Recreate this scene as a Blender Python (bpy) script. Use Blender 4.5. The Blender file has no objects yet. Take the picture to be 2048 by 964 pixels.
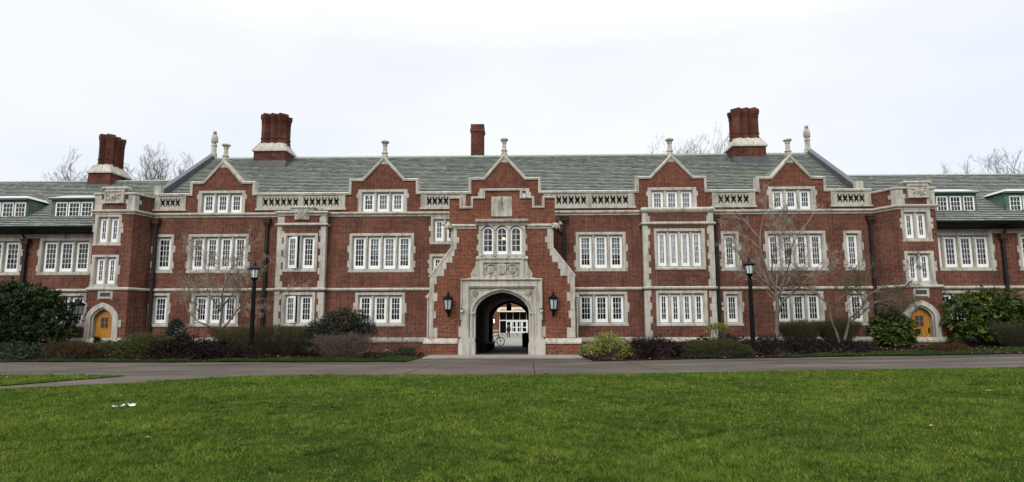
import bpy, bmesh, math, random
import numpy as np
from mathutils import Vector, Matrix
from mathutils.geometry import tessellate_polygon
random.seed(11)
R = math.radians
sc = bpy.context.scene
col = sc.collection

# ---------------------------------------------------------------- camera
PITCH, YAW, ROLL = R(7.4936), R(1.4854), 0.0018
fw = Vector((-math.sin(YAW)*math.cos(PITCH), math.cos(YAW)*math.cos(PITCH), math.sin(PITCH)))
rt = Vector((math.cos(YAW), math.sin(YAW), 0)); up = rt.cross(fw)
rt, up = rt*math.cos(ROLL) - up*math.sin(ROLL), up*math.cos(ROLL) + rt*math.sin(ROLL)
CAM = Vector((1.4475, -37.143, 1.55))
cd = bpy.data.cameras.new('camera'); cam = bpy.data.objects.new('camera', cd); col.objects.link(cam)
cd.sensor_width = 36; cd.lens = 36*1300/2048; cd.clip_start = .1; cd.clip_end = 3000
m = Matrix((rt, up, -fw)).transposed().to_4x4(); m.translation = CAM
cam.matrix_world = m
sc.camera = cam

# ---------------------------------------------------------------- sky, sun, exposure
SUN_EL, SUN_AZ = R(36), R(200)          # behind the clouds, over the photographer's left shoulder
world = bpy.data.worlds.new('World'); sc.world = world; world.use_nodes = True
nt = world.node_tree; nt.nodes.clear()
N = lambda t: nt.nodes.new(t)
out = N('ShaderNodeOutputWorld'); bg = N('ShaderNodeBackground'); bg.inputs['Strength'].default_value = 1.0
sky = N('ShaderNodeTexSky'); sky.sky_type = 'NISHITA'; sky.sun_disc = False
sky.sun_elevation = SUN_EL; sky.sun_rotation = SUN_AZ
skys = N('ShaderNodeVectorMath'); skys.operation = 'SCALE'; skys.inputs['Scale'].default_value = .10
tc = N('ShaderNodeTexCoord'); sep = N('ShaderNodeSeparateXYZ')
mp = N('ShaderNodeMapping'); mp.inputs['Scale'].default_value = (1.6, 1.6, 4.2)
nz = N('ShaderNodeTexNoise'); nz.inputs['Scale'].default_value = 1.5; nz.inputs['Detail'].default_value = 4; nz.inputs['Roughness'].default_value = .45
cr = N('ShaderNodeValToRGB')
cr.color_ramp.elements[0].position = .36; cr.color_ramp.elements[0].color = (.60, .632, .68, 1)
cr.color_ramp.elements[1].position = .62; cr.color_ramp.elements[1].color = (.685, .695, .71, 1)
# overcast skies are brighter overhead than at the horizon (CIE overcast sky)
rise = N('ShaderNodeMapRange'); rise.inputs['From Min'].default_value = .40; rise.inputs['From Max'].default_value = 1.0
rise.inputs['To Min'].default_value = 1.0; rise.inputs['To Max'].default_value = 2.6
cl = N('ShaderNodeVectorMath'); cl.operation = 'SCALE'
mix = N('ShaderNodeMix'); mix.data_type = 'RGBA'; mix.inputs[0].default_value = .93
L = nt.links.new
L(tc.outputs['Generated'], sep.inputs[0]); L(tc.outputs['Generated'], mp.inputs[0]); L(mp.outputs[0], nz.inputs['Vector'])
L(nz.outputs['Fac'], cr.inputs[0]); L(sep.outputs['Z'], rise.inputs['Value'])
L(cr.outputs[0], cl.inputs[0]); L(rise.outputs[0], cl.inputs['Scale'])
L(sky.outputs[0], skys.inputs[0]); L(skys.outputs[0], mix.inputs[6]); L(cl.outputs[0], mix.inputs[7])
L(mix.outputs[2], bg.inputs['Color']); L(bg.outputs[0], out.inputs[0])
sd = bpy.data.lights.new('sun', 'SUN'); sd.energy = 1.5; sd.angle = R(35); sd.color = (1, .97, .92)
sun = bpy.data.objects.new('sun', sd); col.objects.link(sun)
sun.rotation_euler = Vector((math.sin(SUN_AZ)*math.cos(SUN_EL), math.cos(SUN_AZ)*math.cos(SUN_EL), math.sin(SUN_EL))).to_track_quat('Z', 'Y').to_euler()
vs = sc.view_settings; vs.view_transform = 'Standard'; vs.look = 'None'; vs.exposure = 0.56; vs.gamma = 1; vs.use_curve_mapping = False
sc.cycles.use_denoising = True; sc.cycles.max_bounces = 6; sc.cycles.diffuse_bounces = 3; sc.cycles.glossy_bounces = 3
sc.cycles.transparent_max_bounces = 8; sc.cycles.transmission_bounces = 4; sc.cycles.caustics_reflective = False; sc.cycles.caustics_refractive = False

# ---------------------------------------------------------------- materials
def newmat(name):
    m = bpy.data.materials.new(name); m.use_nodes = True
    t = m.node_tree; return m, t, t.nodes['Principled BSDF']
def c4(c): return (c[0], c[1], c[2], 1)
def setp(b, rough=.85, spec=.3, metal=0):
    b.inputs['Roughness'].default_value = rough; b.inputs['Specular IOR Level'].default_value = spec; b.inputs['Metallic'].default_value = metal
def noise_node(t, scale, detail=5, rough=.6, vec=None, dist=0):
    n = t.nodes.new('ShaderNodeTexNoise'); n.inputs['Scale'].default_value = scale; n.inputs['Detail'].default_value = detail
    n.inputs['Roughness'].default_value = rough; n.inputs['Distortion'].default_value = dist
    if vec is not None: t.links.new(vec, n.inputs['Vector'])
    return n
def ramp(t, fac, stops):
    r = t.nodes.new('ShaderNodeValToRGB'); e = r.color_ramp.elements
    while len(e) > 1: e.remove(e[-1])
    e[0].position, e[0].color = stops[0][0], c4(stops[0][1])
    for p, c in stops[1:]:
        x = e.new(p); x.color = c4(c)
    t.links.new(fac, r.inputs[0]); return r
def mixc(t, fac, a, b, mode='MIX'):
    x = t.nodes.new('ShaderNodeMix'); x.data_type = 'RGBA'; x.blend_type = mode
    for sock, v in ((0, fac), (6, a), (7, b)):
        if isinstance(v, (int, float)): x.inputs[sock].default_value = v
        elif isinstance(v, tuple): x.inputs[sock].default_value = c4(v)
        else: t.links.new(v, x.inputs[sock])
    return x.outputs[2]
def bump(t, b, h, strength, dist):
    n = t.nodes.new('ShaderNodeBump'); n.inputs['Strength'].default_value = strength; n.inputs['Distance'].default_value = dist
    t.links.new(h, n.inputs['Height']); t.links.new(n.outputs[0], b.inputs['Normal'])
def mat_noise(name, c1, c2, scale=2., rough=.85, spec=.3, fine=30., fineamt=.25, bmp=.0, metal=0):
    m, t, b = newmat(name); setp(b, rough, spec, metal)
    v = t.nodes.new('ShaderNodeTexCoord').outputs['Object']
    n1 = noise_node(t, scale, 4, .6, v); r = ramp(t, n1.outputs['Fac'], [(.32, c1), (.68, c2)])
    n2 = noise_node(t, fine, 3, .6, v)
    f = ramp(t, n2.outputs['Fac'], [(.3, (1-fineamt,)*3), (.7, (1+fineamt*.4,)*3)])
    t.links.new(mixc(t, 1., r.outputs[0], f.outputs[0], 'MULTIPLY'), b.inputs['Base Color'])
    if bmp: bump(t, b, n2.outputs['Fac'], bmp, .02)
    return m
def mat_brick(name, c1, c2, mortar, dirt=(.55, .5, .5), dirt_amt=.7, row=.071):
    m, t, b = newmat(name); setp(b, .9, .1)
    uv = t.nodes.new('ShaderNodeUVMap').outputs[0]
    br = t.nodes.new('ShaderNodeTexBrick'); t.links.new(uv, br.inputs['Vector'])
    for k, v in (('Scale', 1.), ('Mortar Size', .0095), ('Mortar Smooth', .2), ('Bias', -.05), ('Brick Width', .215), ('Row Height', row)): br.inputs[k].default_value = v
    br.inputs['Color1'].default_value = c4(c1); br.inputs['Color2'].default_value = c4(c2); br.inputs['Mortar'].default_value = c4(mortar)
    br.offset = .5; br.squash = .62; br.squash_frequency = 2
    ob = t.nodes.new('ShaderNodeTexCoord').outputs['Object']
    n1 = noise_node(t, .55, 5, .65, ob); d = ramp(t, n1.outputs['Fac'], [(.35, dirt), (.62, (1.12, 1.08, 1.05))])
    n2 = noise_node(t, 9., 4, .7, ob); e = ramp(t, n2.outputs['Fac'], [(.3, (.75, .74, .74)), (.7, (1.18, 1.15, 1.13))])
    c = mixc(t, dirt_amt, br.outputs['Color'], d.outputs[0], 'MULTIPLY')
    c = mixc(t, .9, c, e.outputs[0], 'MULTIPLY')
    mps = t.nodes.new('ShaderNodeMapping'); mps.inputs['Scale'].default_value = (2.6, 2.6, .22); t.links.new(ob, mps.inputs[0])
    n4 = noise_node(t, 1., 5, .7, mps.outputs[0]); s4 = ramp(t, n4.outputs['Fac'], [(.36, (.50, .48, .48)), (.56, (1.05, 1.05, 1.05))])
    c = mixc(t, .38, c, s4.outputs[0], 'MULTIPLY')
    # pale lime bloom in patches
    n3 = noise_node(t, .9, 6, .7, ob); w = ramp(t, n3.outputs['Fac'], [(.62, (0, 0, 0)), (.76, (.12, .12, .12))])
    c = mixc(t, w.outputs[0], c, (.36, .30, .28))
    t.links.new(c, b.inputs['Base Color']); bump(t, b, br.outputs['Fac'], -.5, .012)
    return m
def mat_attr(name, stops, rough=.6, spec=.3, transl=0., patch=None):
    """leaf-like surfaces: colour picked per piece from the 'rnd' attribute"""
    m, t, b = newmat(name); setp(b, rough, spec)
    a = t.nodes.new('ShaderNodeAttribute'); a.attribute_name = 'rnd'
    fac = a.outputs['Fac']
    c = ramp(t, fac, stops).outputs[0]
    if patch:
        g = t.nodes.new('ShaderNodeTexCoord').outputs['Object']
        n = noise_node(t, patch[0], 4, .6, g); p = ramp(t, n.outputs['Fac'], [(.34, patch[1]), (.66, patch[2])])
        c = mixc(t, 1., c, p.outputs[0], 'MULTIPLY')
    t.links.new(c, b.inputs['Base Color'])
    if transl:
        tr = t.nodes.new('ShaderNodeBsdfTranslucent'); t.links.new(c, tr.inputs[0])
        mx = t.nodes.new('ShaderNodeMixShader'); mx.inputs[0].default_value = transl
        t.links.new(b.outputs[0], mx.inputs[1]); t.links.new(tr.outputs[0], mx.inputs[2])
        t.links.new(mx.outputs[0], t.nodes['Material Output'].inputs[0])
    return m

M = {}
M['brick'] = mat_brick('brick', (.165, .038, .021), (.020, .0095, .0085), (.225, .155, .118))
M['brick_porch'] = mat_brick('brick_porch', (.215, .050, .021), (.030, .012, .009), (.225, .15, .108), dirt=(.78, .72, .7), row=.071)
M['brick_upper'] = mat_brick('brick_upper', (.180, .038, .019), (.024, .0095, .008), (.20, .135, .10), dirt=(.68, .62, .6))
M['brick_chimney'] = mat_brick('brick_chimney', (.16, .040, .024), (.055, .019, .016), (.12, .08, .065), dirt=(.35, .33, .33), dirt_amt=.9)
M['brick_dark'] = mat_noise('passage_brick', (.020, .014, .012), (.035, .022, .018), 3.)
def mat_stone(name, base, stain=(.45, .43, .40)):
    m, t, b = newmat(name); setp(b, .9, .25)
    ob = t.nodes.new('ShaderNodeTexCoord').outputs['Object']
    n1 = noise_node(t, 1.1, 6, .65, ob); r1 = ramp(t, n1.outputs['Fac'], [(.34, tuple(x*.80 for x in base)), (.6, base), (.8, tuple(min(.7, x*1.1) for x in base))])
    mpn = t.nodes.new('ShaderNodeMapping'); mpn.inputs['Scale'].default_value = (5., 5., .8); t.links.new(ob, mpn.inputs[0])
    n2 = noise_node(t, 1., 5, .7, mpn.outputs[0]); r2 = ramp(t, n2.outputs['Fac'], [(.33, stain), (.53, (1, 1, 1))])
    n3 = noise_node(t, 22, 4, .7, ob); r3 = ramp(t, n3.outputs['Fac'], [(.3, (.84, .84, .84)), (.7, (1.06, 1.06, 1.06))])
    c = mixc(t, .85, r1.outputs[0], r2.outputs[0], 'MULTIPLY'); c = mixc(t, 1., c, r3.outputs[0], 'MULTIPLY')
    t.links.new(c, b.inputs['Base Color']); bump(t, b, n3.outputs['Fac'], .35, .02)
    return m
M['stone'] = mat_stone('limestone', (.475, .445, .385))
M['stone_dark'] = mat_stone('weathered_limestone', (.42, .39, .33), (.28, .29, .27))
M['white'] = mat_noise('white_paint', (.74, .75, .74), (.80, .80, .79), 6, .45, .4, 40, .05)
M['lead'] = mat_noise('lead_sheet', (.050, .050, .055), (.095, .093, .10), 3, .55, .4, 20, .2)
M['lead_pale'] = mat_noise('pale_sheet_roof', (.34, .34, .34), (.46, .46, .47), 2, .5, .4, 12, .15)
M['copper'] = mat_noise('green_copper', (.055, .10, .075), (.125, .195, .15), 3, .7, .3, 14, .35)
M['iron'] = mat_noise('black_iron', (.003, .0032, .0035), (.006, .0063, .007), 8, .45, .1)
M['pipe'] = mat_noise('dark_brown_pipe', (.012, .010, .009), (.026, .021, .019), 5, .6, .2, 25, .3)
M['hopper'] = mat_noise('rusty_hopper', (.035, .018, .013), (.075, .040, .026), 6, .75, .25, 30, .4)
M['timber'] = mat_noise('dark_eaves_timber', (.010, .009, .008), (.020, .017, .015), 4, .7)
M['blind'] = mat_noise('window_blind', (.50, .55, .56), (.60, .64, .64), 2, .8, .2, 8, .08)
M['curtain'] = mat_noise('curtain_cloth', (.24, .20, .20), (.34, .30, .30), 3, .9, .1, 20, .2)
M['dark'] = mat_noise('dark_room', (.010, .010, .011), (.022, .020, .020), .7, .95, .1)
M['plaque'] = mat_noise('dark_plaque', (.030, .034, .042), (.045, .05, .06), 4, .35, .5)
M['concrete'] = mat_noise('pale_concrete', (.20, .19, .17), (.30, .285, .26), 1.2, .75, .2, 14, .25, .2)
M['soil'] = mat_noise('bark_mulch', (.010, .007, .005), (.022, .015, .010), 2.5, .95, .03, 25, .5, .8)
M['bark'] = mat_noise('grey_bark', (.095, .082, .062), (.17, .15, .115), 6, .9, .2, 40, .35, .4)
M['bark_pale'] = mat_noise('pale_twig_bark', (.21, .175, .135), (.30, .26, .205), 4, .9, .2, 30, .25)
M['bark_dark'] = mat_noise('dark_bark', (.075, .060, .055), (.13, .105, .095), 4, .95, .1)
M['paper'] = mat_noise('white_paper', (.55, .55, .56), (.66, .66, .66), 5, .8)
M['cloth_black'] = mat_noise('dark_clothes', (.012, .012, .014), (.020, .020, .023), 8, .95, .1)
M['skin'] = mat_noise('skin', (.42, .25, .18), (.46, .28, .2), 5, .6)
M['rubber'] = mat_noise('tyre_rubber', (.012, .012, .012), (.02, .02, .02), 5, .8)
M['cream'] = mat_noise('cream_fascia', (.70, .64, .48), (.78, .72, .56), 2, .7)
M['letters'] = mat_noise('dark_letters', (.10, .09, .075), (.14, .12, .1), 4, .7)
M['bronze'] = mat_noise('dark_bronze', (.020, .022, .020), (.045, .05, .045), 6, .5, .4, metal=.4)
M['verdigris'] = mat_noise('verdigris', (.30, .37, .32), (.42, .47, .40), 5, .8)

def mat_wood():
    m, t, b = newmat('oiled_oak'); setp(b, .5, .35)
    ob = t.nodes.new('ShaderNodeTexCoord').outputs['Object']
    mpn = t.nodes.new('ShaderNodeMapping'); mpn.inputs['Scale'].default_value = (14., 14., .9); t.links.new(ob, mpn.inputs[0])
    n = noise_node(t, 1.4, 6, .65, mpn.outputs[0], 1.); r = ramp(t, n.outputs['Fac'], [(.3, (.26, .105, .013)), (.55, (.41, .185, .022)), (.75, (.48, .23, .032))])
    t.links.new(r.outputs[0], b.inputs['Base Color']); bump(t, b, n.outputs['Fac'], .3, .01); return m
M['wood'] = mat_wood()
def mat_glass():
    m, t, b = newmat('window_glass'); o = t.nodes['Material Output']; t.nodes.remove(b)
    gl = t.nodes.new('ShaderNodeBsdfGlossy'); gl.inputs['Roughness'].default_value = .015; gl.inputs['Color'].default_value = (.93, .98, 1, 1)
    tr = t.nodes.new('ShaderNodeBsdfTransparent'); tr.inputs[0].default_value = (.80, .84, .83, 1)
    fr = t.nodes.new('ShaderNodeFresnel'); fr.inputs['IOR'].default_value = 1.6
    ob = t.nodes.new('ShaderNodeTexCoord').outputs['Object']
    n = noise_node(t, 3.2, 2, .5, ob); bp = t.nodes.new('ShaderNodeBump'); bp.inputs['Strength'].default_value = .12; bp.inputs['Distance'].default_value = .03
    t.links.new(n.outputs['Fac'], bp.inputs['Height']); t.links.new(bp.outputs[0], gl.inputs['Normal'])
    mx = t.nodes.new('ShaderNodeMixShader'); t.links.new(fr.outputs[0], mx.inputs[0]); t.links.new(tr.outputs[0], mx.inputs[1]); t.links.new(gl.outputs[0], mx.inputs[2])
    t.links.new(mx.outputs[0], o.inputs[0]); return m
M['glass'] = mat_glass()
m, t, b = newmat('frosted_lantern_glass'); setp(b, .35, .5); b.inputs['Base Color'].default_value = (.36, .41, .40, 1); M['frost'] = m
m, t, b = newmat('white_lantern_glass'); setp(b, .35, .5); b.inputs['Base Color'].default_value = (.62, .64, .64, 1); M['frost_white'] = m
m, t, b = newmat('lit_lamp'); setp(b, .4, .3); b.inputs['Base Color'].default_value = (.9, .9, .88, 1); b.inputs['Emission Color'].default_value = (1, .95, .9, 1); b.inputs['Emission Strength'].default_value = 2.0; M['lit'] = m

def mat_slate(name, stops, moss):
    m, t, b = newmat(name); setp(b, .62, .4)
    a = t.nodes.new('ShaderNodeAttribute'); a.attribute_name = 'rnd'
    c = ramp(t, a.outputs['Fac'], stops).outputs[0]
    ob = t.nodes.new('ShaderNodeTexCoord').outputs['Object']
    n = noise_node(t, 1.6, 5, .7, ob); p = ramp(t, n.outputs['Fac'], [(.42, (0, 0, 0)), (.66, (.6, .6, .6))])
    c = mixc(t, p.outputs[0], c, moss)
    n2 = noise_node(t, 7, 4, .7, ob); q = ramp(t, n2.outputs['Fac'], [(.3, (.7, .7, .7)), (.7, (1.2, 1.2, 1.2))])
    c = mixc(t, 1., c, q.outputs[0], 'MULTIPLY')
    t.links.new(c, b.inputs['Base Color']); return m
M['slate'] = mat_slate('green_slate', [(0, (.095, .102, .095)), (.35, (.172, .186, .166)), (.7, (.26, .282, .242)), (1, (.37, .39, .325))], (.225, .26, .195))
M['slate_edge'] = mat_slate('slate_butts', [(0, (.15, .165, .145)), (1, (.31, .33, .28))], (.25, .28, .21))

def mat_asphalt():
    m, t, b = newmat('damp_asphalt'); setp(b, .7, .2)
    ob = t.nodes.new('ShaderNodeTexCoord').outputs['Object']
    mpn = t.nodes.new('ShaderNodeMapping'); mpn.inputs['Scale'].default_value = (.22, .8, 1); t.links.new(ob, mpn.inputs[0])
    n = noise_node(t, 1., 6, .65, mpn.outputs[0]); r = ramp(t, n.outputs['Fac'], [(.36, (.036, .028, .021)), (.5, (.070, .056, .044)), (.64, (.104, .085, .068))])
    n2 = noise_node(t, 60, 3, .7, ob); q = ramp(t, n2.outputs['Fac'], [(.3, (.7, .7, .7)), (.7, (1.25, 1.25, 1.25))])
    c = mixc(t, 1., r.outputs[0], q.outputs[0], 'MULTIPLY'); t.links.new(c, b.inputs['Base Color'])
    rr = ramp(t, n.outputs['Fac'], [(.35, (.55,)*3), (.6, (.85,)*3)]); t.links.new(rr.outputs[0], b.inputs['Roughness'])
    bump(t, b, n2.outputs['Fac'], .3, .01); return m
M['asphalt'] = mat_asphalt()
def mat_lawn():
    m, t, b = newmat('lawn_turf'); setp(b, .95, .03)
    ob = t.nodes.new('ShaderNodeTexCoord').outputs['Object']
    n = noise_node(t, .8, 6, .65, ob); r = ramp(t, n.outputs['Fac'], [(.3, (.014, .026, .004)), (.5, (.026, .044, .007)), (.7, (.042, .056, .011))])
    n2 = noise_node(t, 14, 5, .75, ob); q = ramp(t, n2.outputs['Fac'], [(.3, (.45, .45, .45)), (.7, (1.35, 1.3, 1.2))])
    t.links.new(mixc(t, 1., r.outputs[0], q.outputs[0], 'MULTIPLY'), b.inputs['Base Color']); bump(t, b, n2.outputs['Fac'], .8, .05); return m
M['lawn'] = mat_lawn()
M['grass'] = mat_attr('grass_blades', [(0, (.022, .046, .005)), (.5, (.098, .166, .022)), (.85, (.160, .212, .038)), (1, (.32, .27, .10))], .8, .05, .3, (.5, (.70, .77, .75), (1.20, 1.10, 1.0)))
M['moss'] = mat_attr('moss_and_weeds', [(0, (.012, .024, .005)), (.6, (.032, .058, .010)), (1, (.075, .088, .022))], .7, .2, .25)
M['rhodo'] = mat_attr('rhododendron_leaf', [(0, (.006, .012, .003)), (.5, (.017, .031, .007)), (.85, (.040, .062, .012)), (1, (.085, .095, .02))], .5, .25, .12)
M['rhodo_light'] = mat_attr('rhododendron_leaf_light', [(0, (.014, .026, .005)), (.45, (.045, .074, .011)), (.8, (.115, .155, .024)), (1, (.22, .21, .035))], .48, .28, .15)
M['evergreen'] = mat_attr('dark_evergreen_leaf', [(0, (.004, .008, .003)), (.6, (.012, .021, .007)), (.93, (.026, .040, .012)), (1, (.08, .035, .015))], .5, .35, .08)
M['purple'] = mat_attr('purple_brown_leaf', [(0, (.006, .004, .0035)), (.6, (.018, .012, .010)), (1, (.050, .034, .028))], .7, .1, .08)
M['olive'] = mat_attr('olive_leaf', [(0, (.022, .024, .008)), (.6, (.060, .060, .016)), (1, (.105, .10, .028))], .6, .3, .15)
M['yellow'] = mat_attr('yellow_green_leaf', [(0, (.05, .085, .014)), (.4, (.16, .20, .028)), (.75, (.30, .30, .05)), (1, (.42, .33, .21))], .5, .35, .25)
M['twig'] = mat_attr('hedge_twig', [(0, (.022, .018, .010)), (.6, (.055, .048, .022)), (1, (.095, .085, .042))], .85, .15)
M['twig_brown'] = mat_attr('brown_twig', [(0, (.045, .028, .020)), (.6, (.10, .068, .050)), (1, (.18, .14, .11))], .85, .15)
M['russet'] = mat_attr('russet_heath', [(0, (.035, .018, .010)), (.6, (.085, .045, .024)), (1, (.14, .08, .04))], .8, .15)
M['daffodil'] = mat_attr('daffodil_petal', [(0, (.5, .4, .08)), (1, (.6, .57, .42))], .6, .2)
M['deadleaf'] = mat_attr('dead_leaf', [(0, (.20, .11, .05)), (1, (.42, .30, .18))], .8, .2)
M['olive_light'] = mat_attr('feathery_green_leaf', [(0, (.030, .036, .010)), (.6, (.085, .095, .022)), (1, (.15, .15, .04))], .6, .3, .15)
M['yellow_green'] = mat_attr('airy_yellow_green_leaf', [(0, (.07, .10, .018)), (.6, (.19, .21, .035)), (1, (.34, .30, .06))], .5, .3, .25)
M['deadleaf_flat'] = mat_noise('tan_dead_leaf', (.26, .13, .06), (.38, .24, .12), 8, .8)
M['slate_butt'] = mat_noise('slate_edge_shadow', (.075, .08, .074), (.12, .126, .115), 4, .9, .1)  # butt edges coloured dark to paint the shadow line under each course
m, t, b = newmat('warm_lamp'); setp(b, .4, .3); b.inputs['Base Color'].default_value = (.9, .8, .6, 1); b.inputs['Emission Color'].default_value = (1, .62, .32, 1); b.inputs['Emission Strength'].default_value = 1.2; M['lamp_warm'] = m
M['bark_olive'] = mat_noise('lichened_twig_bark', (.085, .075, .05), (.15, .135, .095), 4, .9, .15, 30, .25)

# ---------------------------------------------------------------- mesh helpers
def link(o, parent=None):
    col.objects.link(o)
    if parent is not None: o.parent = parent
    return o
def empty(name, loc=(0, 0, 0), parent=None):
    o = bpy.data.objects.new(name, None); o.location = loc; o.empty_display_size = .2; return link(o, parent)
def tag(o, label=None, cat=None, group=None, kind=None):
    for k, v in (('label', label), ('category', cat), ('group', group), ('kind', kind)):
        if v: o[k] = v
    return o
def box_uv(me):
    n = len(me.loops)
    if n == 0: return
    lv = np.empty(n, np.int32); me.loops.foreach_get('vertex_index', lv)
    co = np.empty(len(me.vertices)*3); me.vertices.foreach_get('co', co); co = co.reshape(-1, 3)
    pn = np.empty(len(me.polygons)*3); me.polygons.foreach_get('normal', pn); pn = pn.reshape(-1, 3)
    lt = np.empty(len(me.polygons), np.int32); me.polygons.foreach_get('loop_total', lt)
    ln = np.repeat(pn, lt, axis=0); p = co[lv]
    t = np.stack([-ln[:, 1], ln[:, 0], np.zeros(n)], 1); ll = np.linalg.norm(t, axis=1)
    flat = ll < .25; t[flat] = (1, 0, 0); ll[flat] = 1; t /= ll[:, None]
    v = np.cross(ln, t)
    uv = np.stack([(p*t).sum(1), (p*v).sum(1)], 1)
    lay = me.uv_layers.new(name='UVMap'); lay.data.foreach_set('uv', uv.ravel())
class MB:
    def __init__(s): s.v = []; s.f = []
    def add(s, vs, fs):
        o = len(s.v); s.v += [tuple(x) for x in vs]; s.f += [tuple(i+o for i in f) for f in fs]; return s
    def box(s, x0, x1, y0, y1, z0, z1):
        return s.add([(x0, y0, z0), (x1, y0, z0), (x1, y1, z0), (x0, y1, z0), (x0, y0, z1), (x1, y0, z1), (x1, y1, z1), (x0, y1, z1)],
                     [(0, 3, 2, 1), (4, 5, 6, 7), (0, 1, 5, 4), (1, 2, 6, 5), (2, 3, 7, 6), (3, 0, 4, 7)])
    def quad(s, a, b, c, d): return s.add([a, b, c, d], [(0, 1, 2, 3)])
    def prism(s, poly, axis, a, b):
        """convex-ish polygon swept along an axis: poly in the two other coordinates"""
        n = len(poly)
        def P(q, w): return {'x': (w, q[0], q[1]), 'y': (q[0], w, q[1]), 'z': (q[0], q[1], w)}[axis]
        return s.add([P(q, a) for q in poly]+[P(q, b) for q in poly],
                     [tuple(range(n)), tuple(range(2*n-1, n-1, -1))]+[(i, (i+1) % n, n+(i+1) % n, n+i) for i in range(n)])
    def slab(s, outer, holes, y0, y1, back=True):
        """polygon with holes in the XZ plane, thickness y0..y1"""
        loops = [outer]+list(holes); flat = [p for l in loops for p in l]
        tris = tessellate_polygon([[Vector((p[0], p[1], 0)) for p in l] for l in loops])
        n = len(flat); V = [(p[0], y0, p[1]) for p in flat]+[(p[0], y1, p[1]) for p in flat]
        F = [tuple(t) for t in tris]
        if back: F += [tuple(i+n for i in t[::-1]) for t in tris]
        o = 0
        for l in loops:
            k = len(l); F += [(o+i, o+(i+1) % k, n+o+(i+1) % k, n+o+i) for i in range(k)]; o += k
        return s.add(V, F)
    def gridwall(s, x0, x1, z0, z1, holes, y, depth=.4):
        """flat wall at y with rectangular holes (xa, xb, za, zb) and reveals"""
        xs = sorted({x0, x1, *[h[0] for h in holes], *[h[1] for h in holes]}); zs = sorted({z0, z1, *[h[2] for h in holes], *[h[3] for h in holes]})
        xs = [x for x in xs if x0 <= x <= x1]; zs = [z for z in zs if z0 <= z <= z1]
        for i in range(len(xs)-1):
            for j in range(len(zs)-1):
                cx, cz = (xs[i]+xs[i+1])/2, (zs[j]+zs[j+1])/2
                if any(h[0] < cx < h[1] and h[2] < cz < h[3] for h in holes): continue
                s.quad((xs[i], y, zs[j]), (xs[i+1], y, zs[j]), (xs[i+1], y, zs[j+1]), (xs[i], y, zs[j+1]))
        for a, b, c, d in holes:
            c, d, a, b = max(c, z0), min(d, z1), max(a, x0), min(b, x1)
            if c >= d or a >= b: continue
            e = y+depth
            s.quad((a, y, c), (a, y, d), (a, e, d), (a, e, c)); s.quad((b, y, c), (b, e, c), (b, e, d), (b, y, d))
            if d < z1-1e-6: s.quad((a, y, d), (b, y, d), (b, e, d), (a, e, d))
            if c > z0+1e-6: s.quad((a, y, c), (a, e, c), (b, e, c), (b, y, c))
        return s
    def sweep(s, path, prof, cap=True):
        """profile [(projection, z)] swept along a plan polyline; outward is the right-hand side"""
        n = len(path); offs = []
        for i, p in enumerate(path):
            ns = []
            for a, b in ((i-1, i), (i, i+1)):
                if a < 0 or b >= n: continue
                d = Vector((path[b][0]-path[a][0], path[b][1]-path[a][1])).normalized(); ns.append(Vector((d.y, -d.x)))
            if len(ns) == 1: o = ns[0]
            else:
                o = ns[0]+ns[1]; o = o/max(.3, o.dot(ns[0]))
            offs.append(o)
        k = len(prof); V = []
        for i, p in enumerate(path):
            for pr, z in prof: V.append((p[0]+offs[i].x*pr, p[1]+offs[i].y*pr, z))
        F = [(i*k+j, (i+1)*k+j, (i+1)*k+j+1, i*k+j+1) for i in range(n-1) for j in range(k-1)]
        if cap: F += [tuple(range(k)), tuple(range((n-1)*k, n*k))[::-1]]
        return s.add(V, F)
    def strip(s, path, t, y0, y1, lip=0.):
        """band of thickness t along an XZ polyline (outward = left of travel = up when going +x)"""
        n = len(path); A = []; B = []
        for i, p in enumerate(path):
            ns = []
            for a, b in ((i-1, i), (i, i+1)):
                if a < 0 or b >= n: continue
                d = Vector((path[b][0]-path[a][0], path[b][1]-path[a][1])).normalized(); ns.append(Vector((-d.y, d.x)))
            o = ns[0] if len(ns) == 1 else (ns[0]+ns[1])/max(.35, (ns[0]+ns[1]).dot(ns[0]))
            A.append((p[0], p[1])); B.append((p[0]+o.x*t, p[1]+o.y*t))
        V = [(a[0], y0, a[1]) for a in A]+[((a[0]*.4+b[0]*.6), y0-lip, (a[1]*.4+b[1]*.6)) for a, b in zip(A, B)]+[(b[0], y0+.06, b[1]) for b in B]+[(b[0], y1, b[1]) for b in B]+[(a[0], y1, a[1]) for a in A]
        F = []
        for i in range(n-1):
            for r in range(5):
                q = (r+1) % 5; F.append((r*n+i, r*n+i+1, q*n+i+1, q*n+i))
        F += [tuple(r*n for r in range(5)), tuple(r*n+n-1 for r in range(4, -1, -1))]
        return s.add(V, F)
    def lathe(s, c, prof, k=12, sq=0.):
        """profile [(r, z)] about a vertical axis at c"""
        V = []; n = len(prof)
        for r, z in prof:
            for i in range(k):
                a = 2*math.pi*(i+.5)/k; V.append((c[0]+r*math.cos(a), c[1]+r*math.sin(a), c[2]+z))
        F = [(j*k+i, j*k+(i+1) % k, (j+1)*k+(i+1) % k, (j+1)*k+i) for j in range(n-1) for i in range(k)]
        F += [tuple(range(k))[::-1], tuple(range((n-1)*k, n*k))]
        return s.add(V, F)
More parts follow.
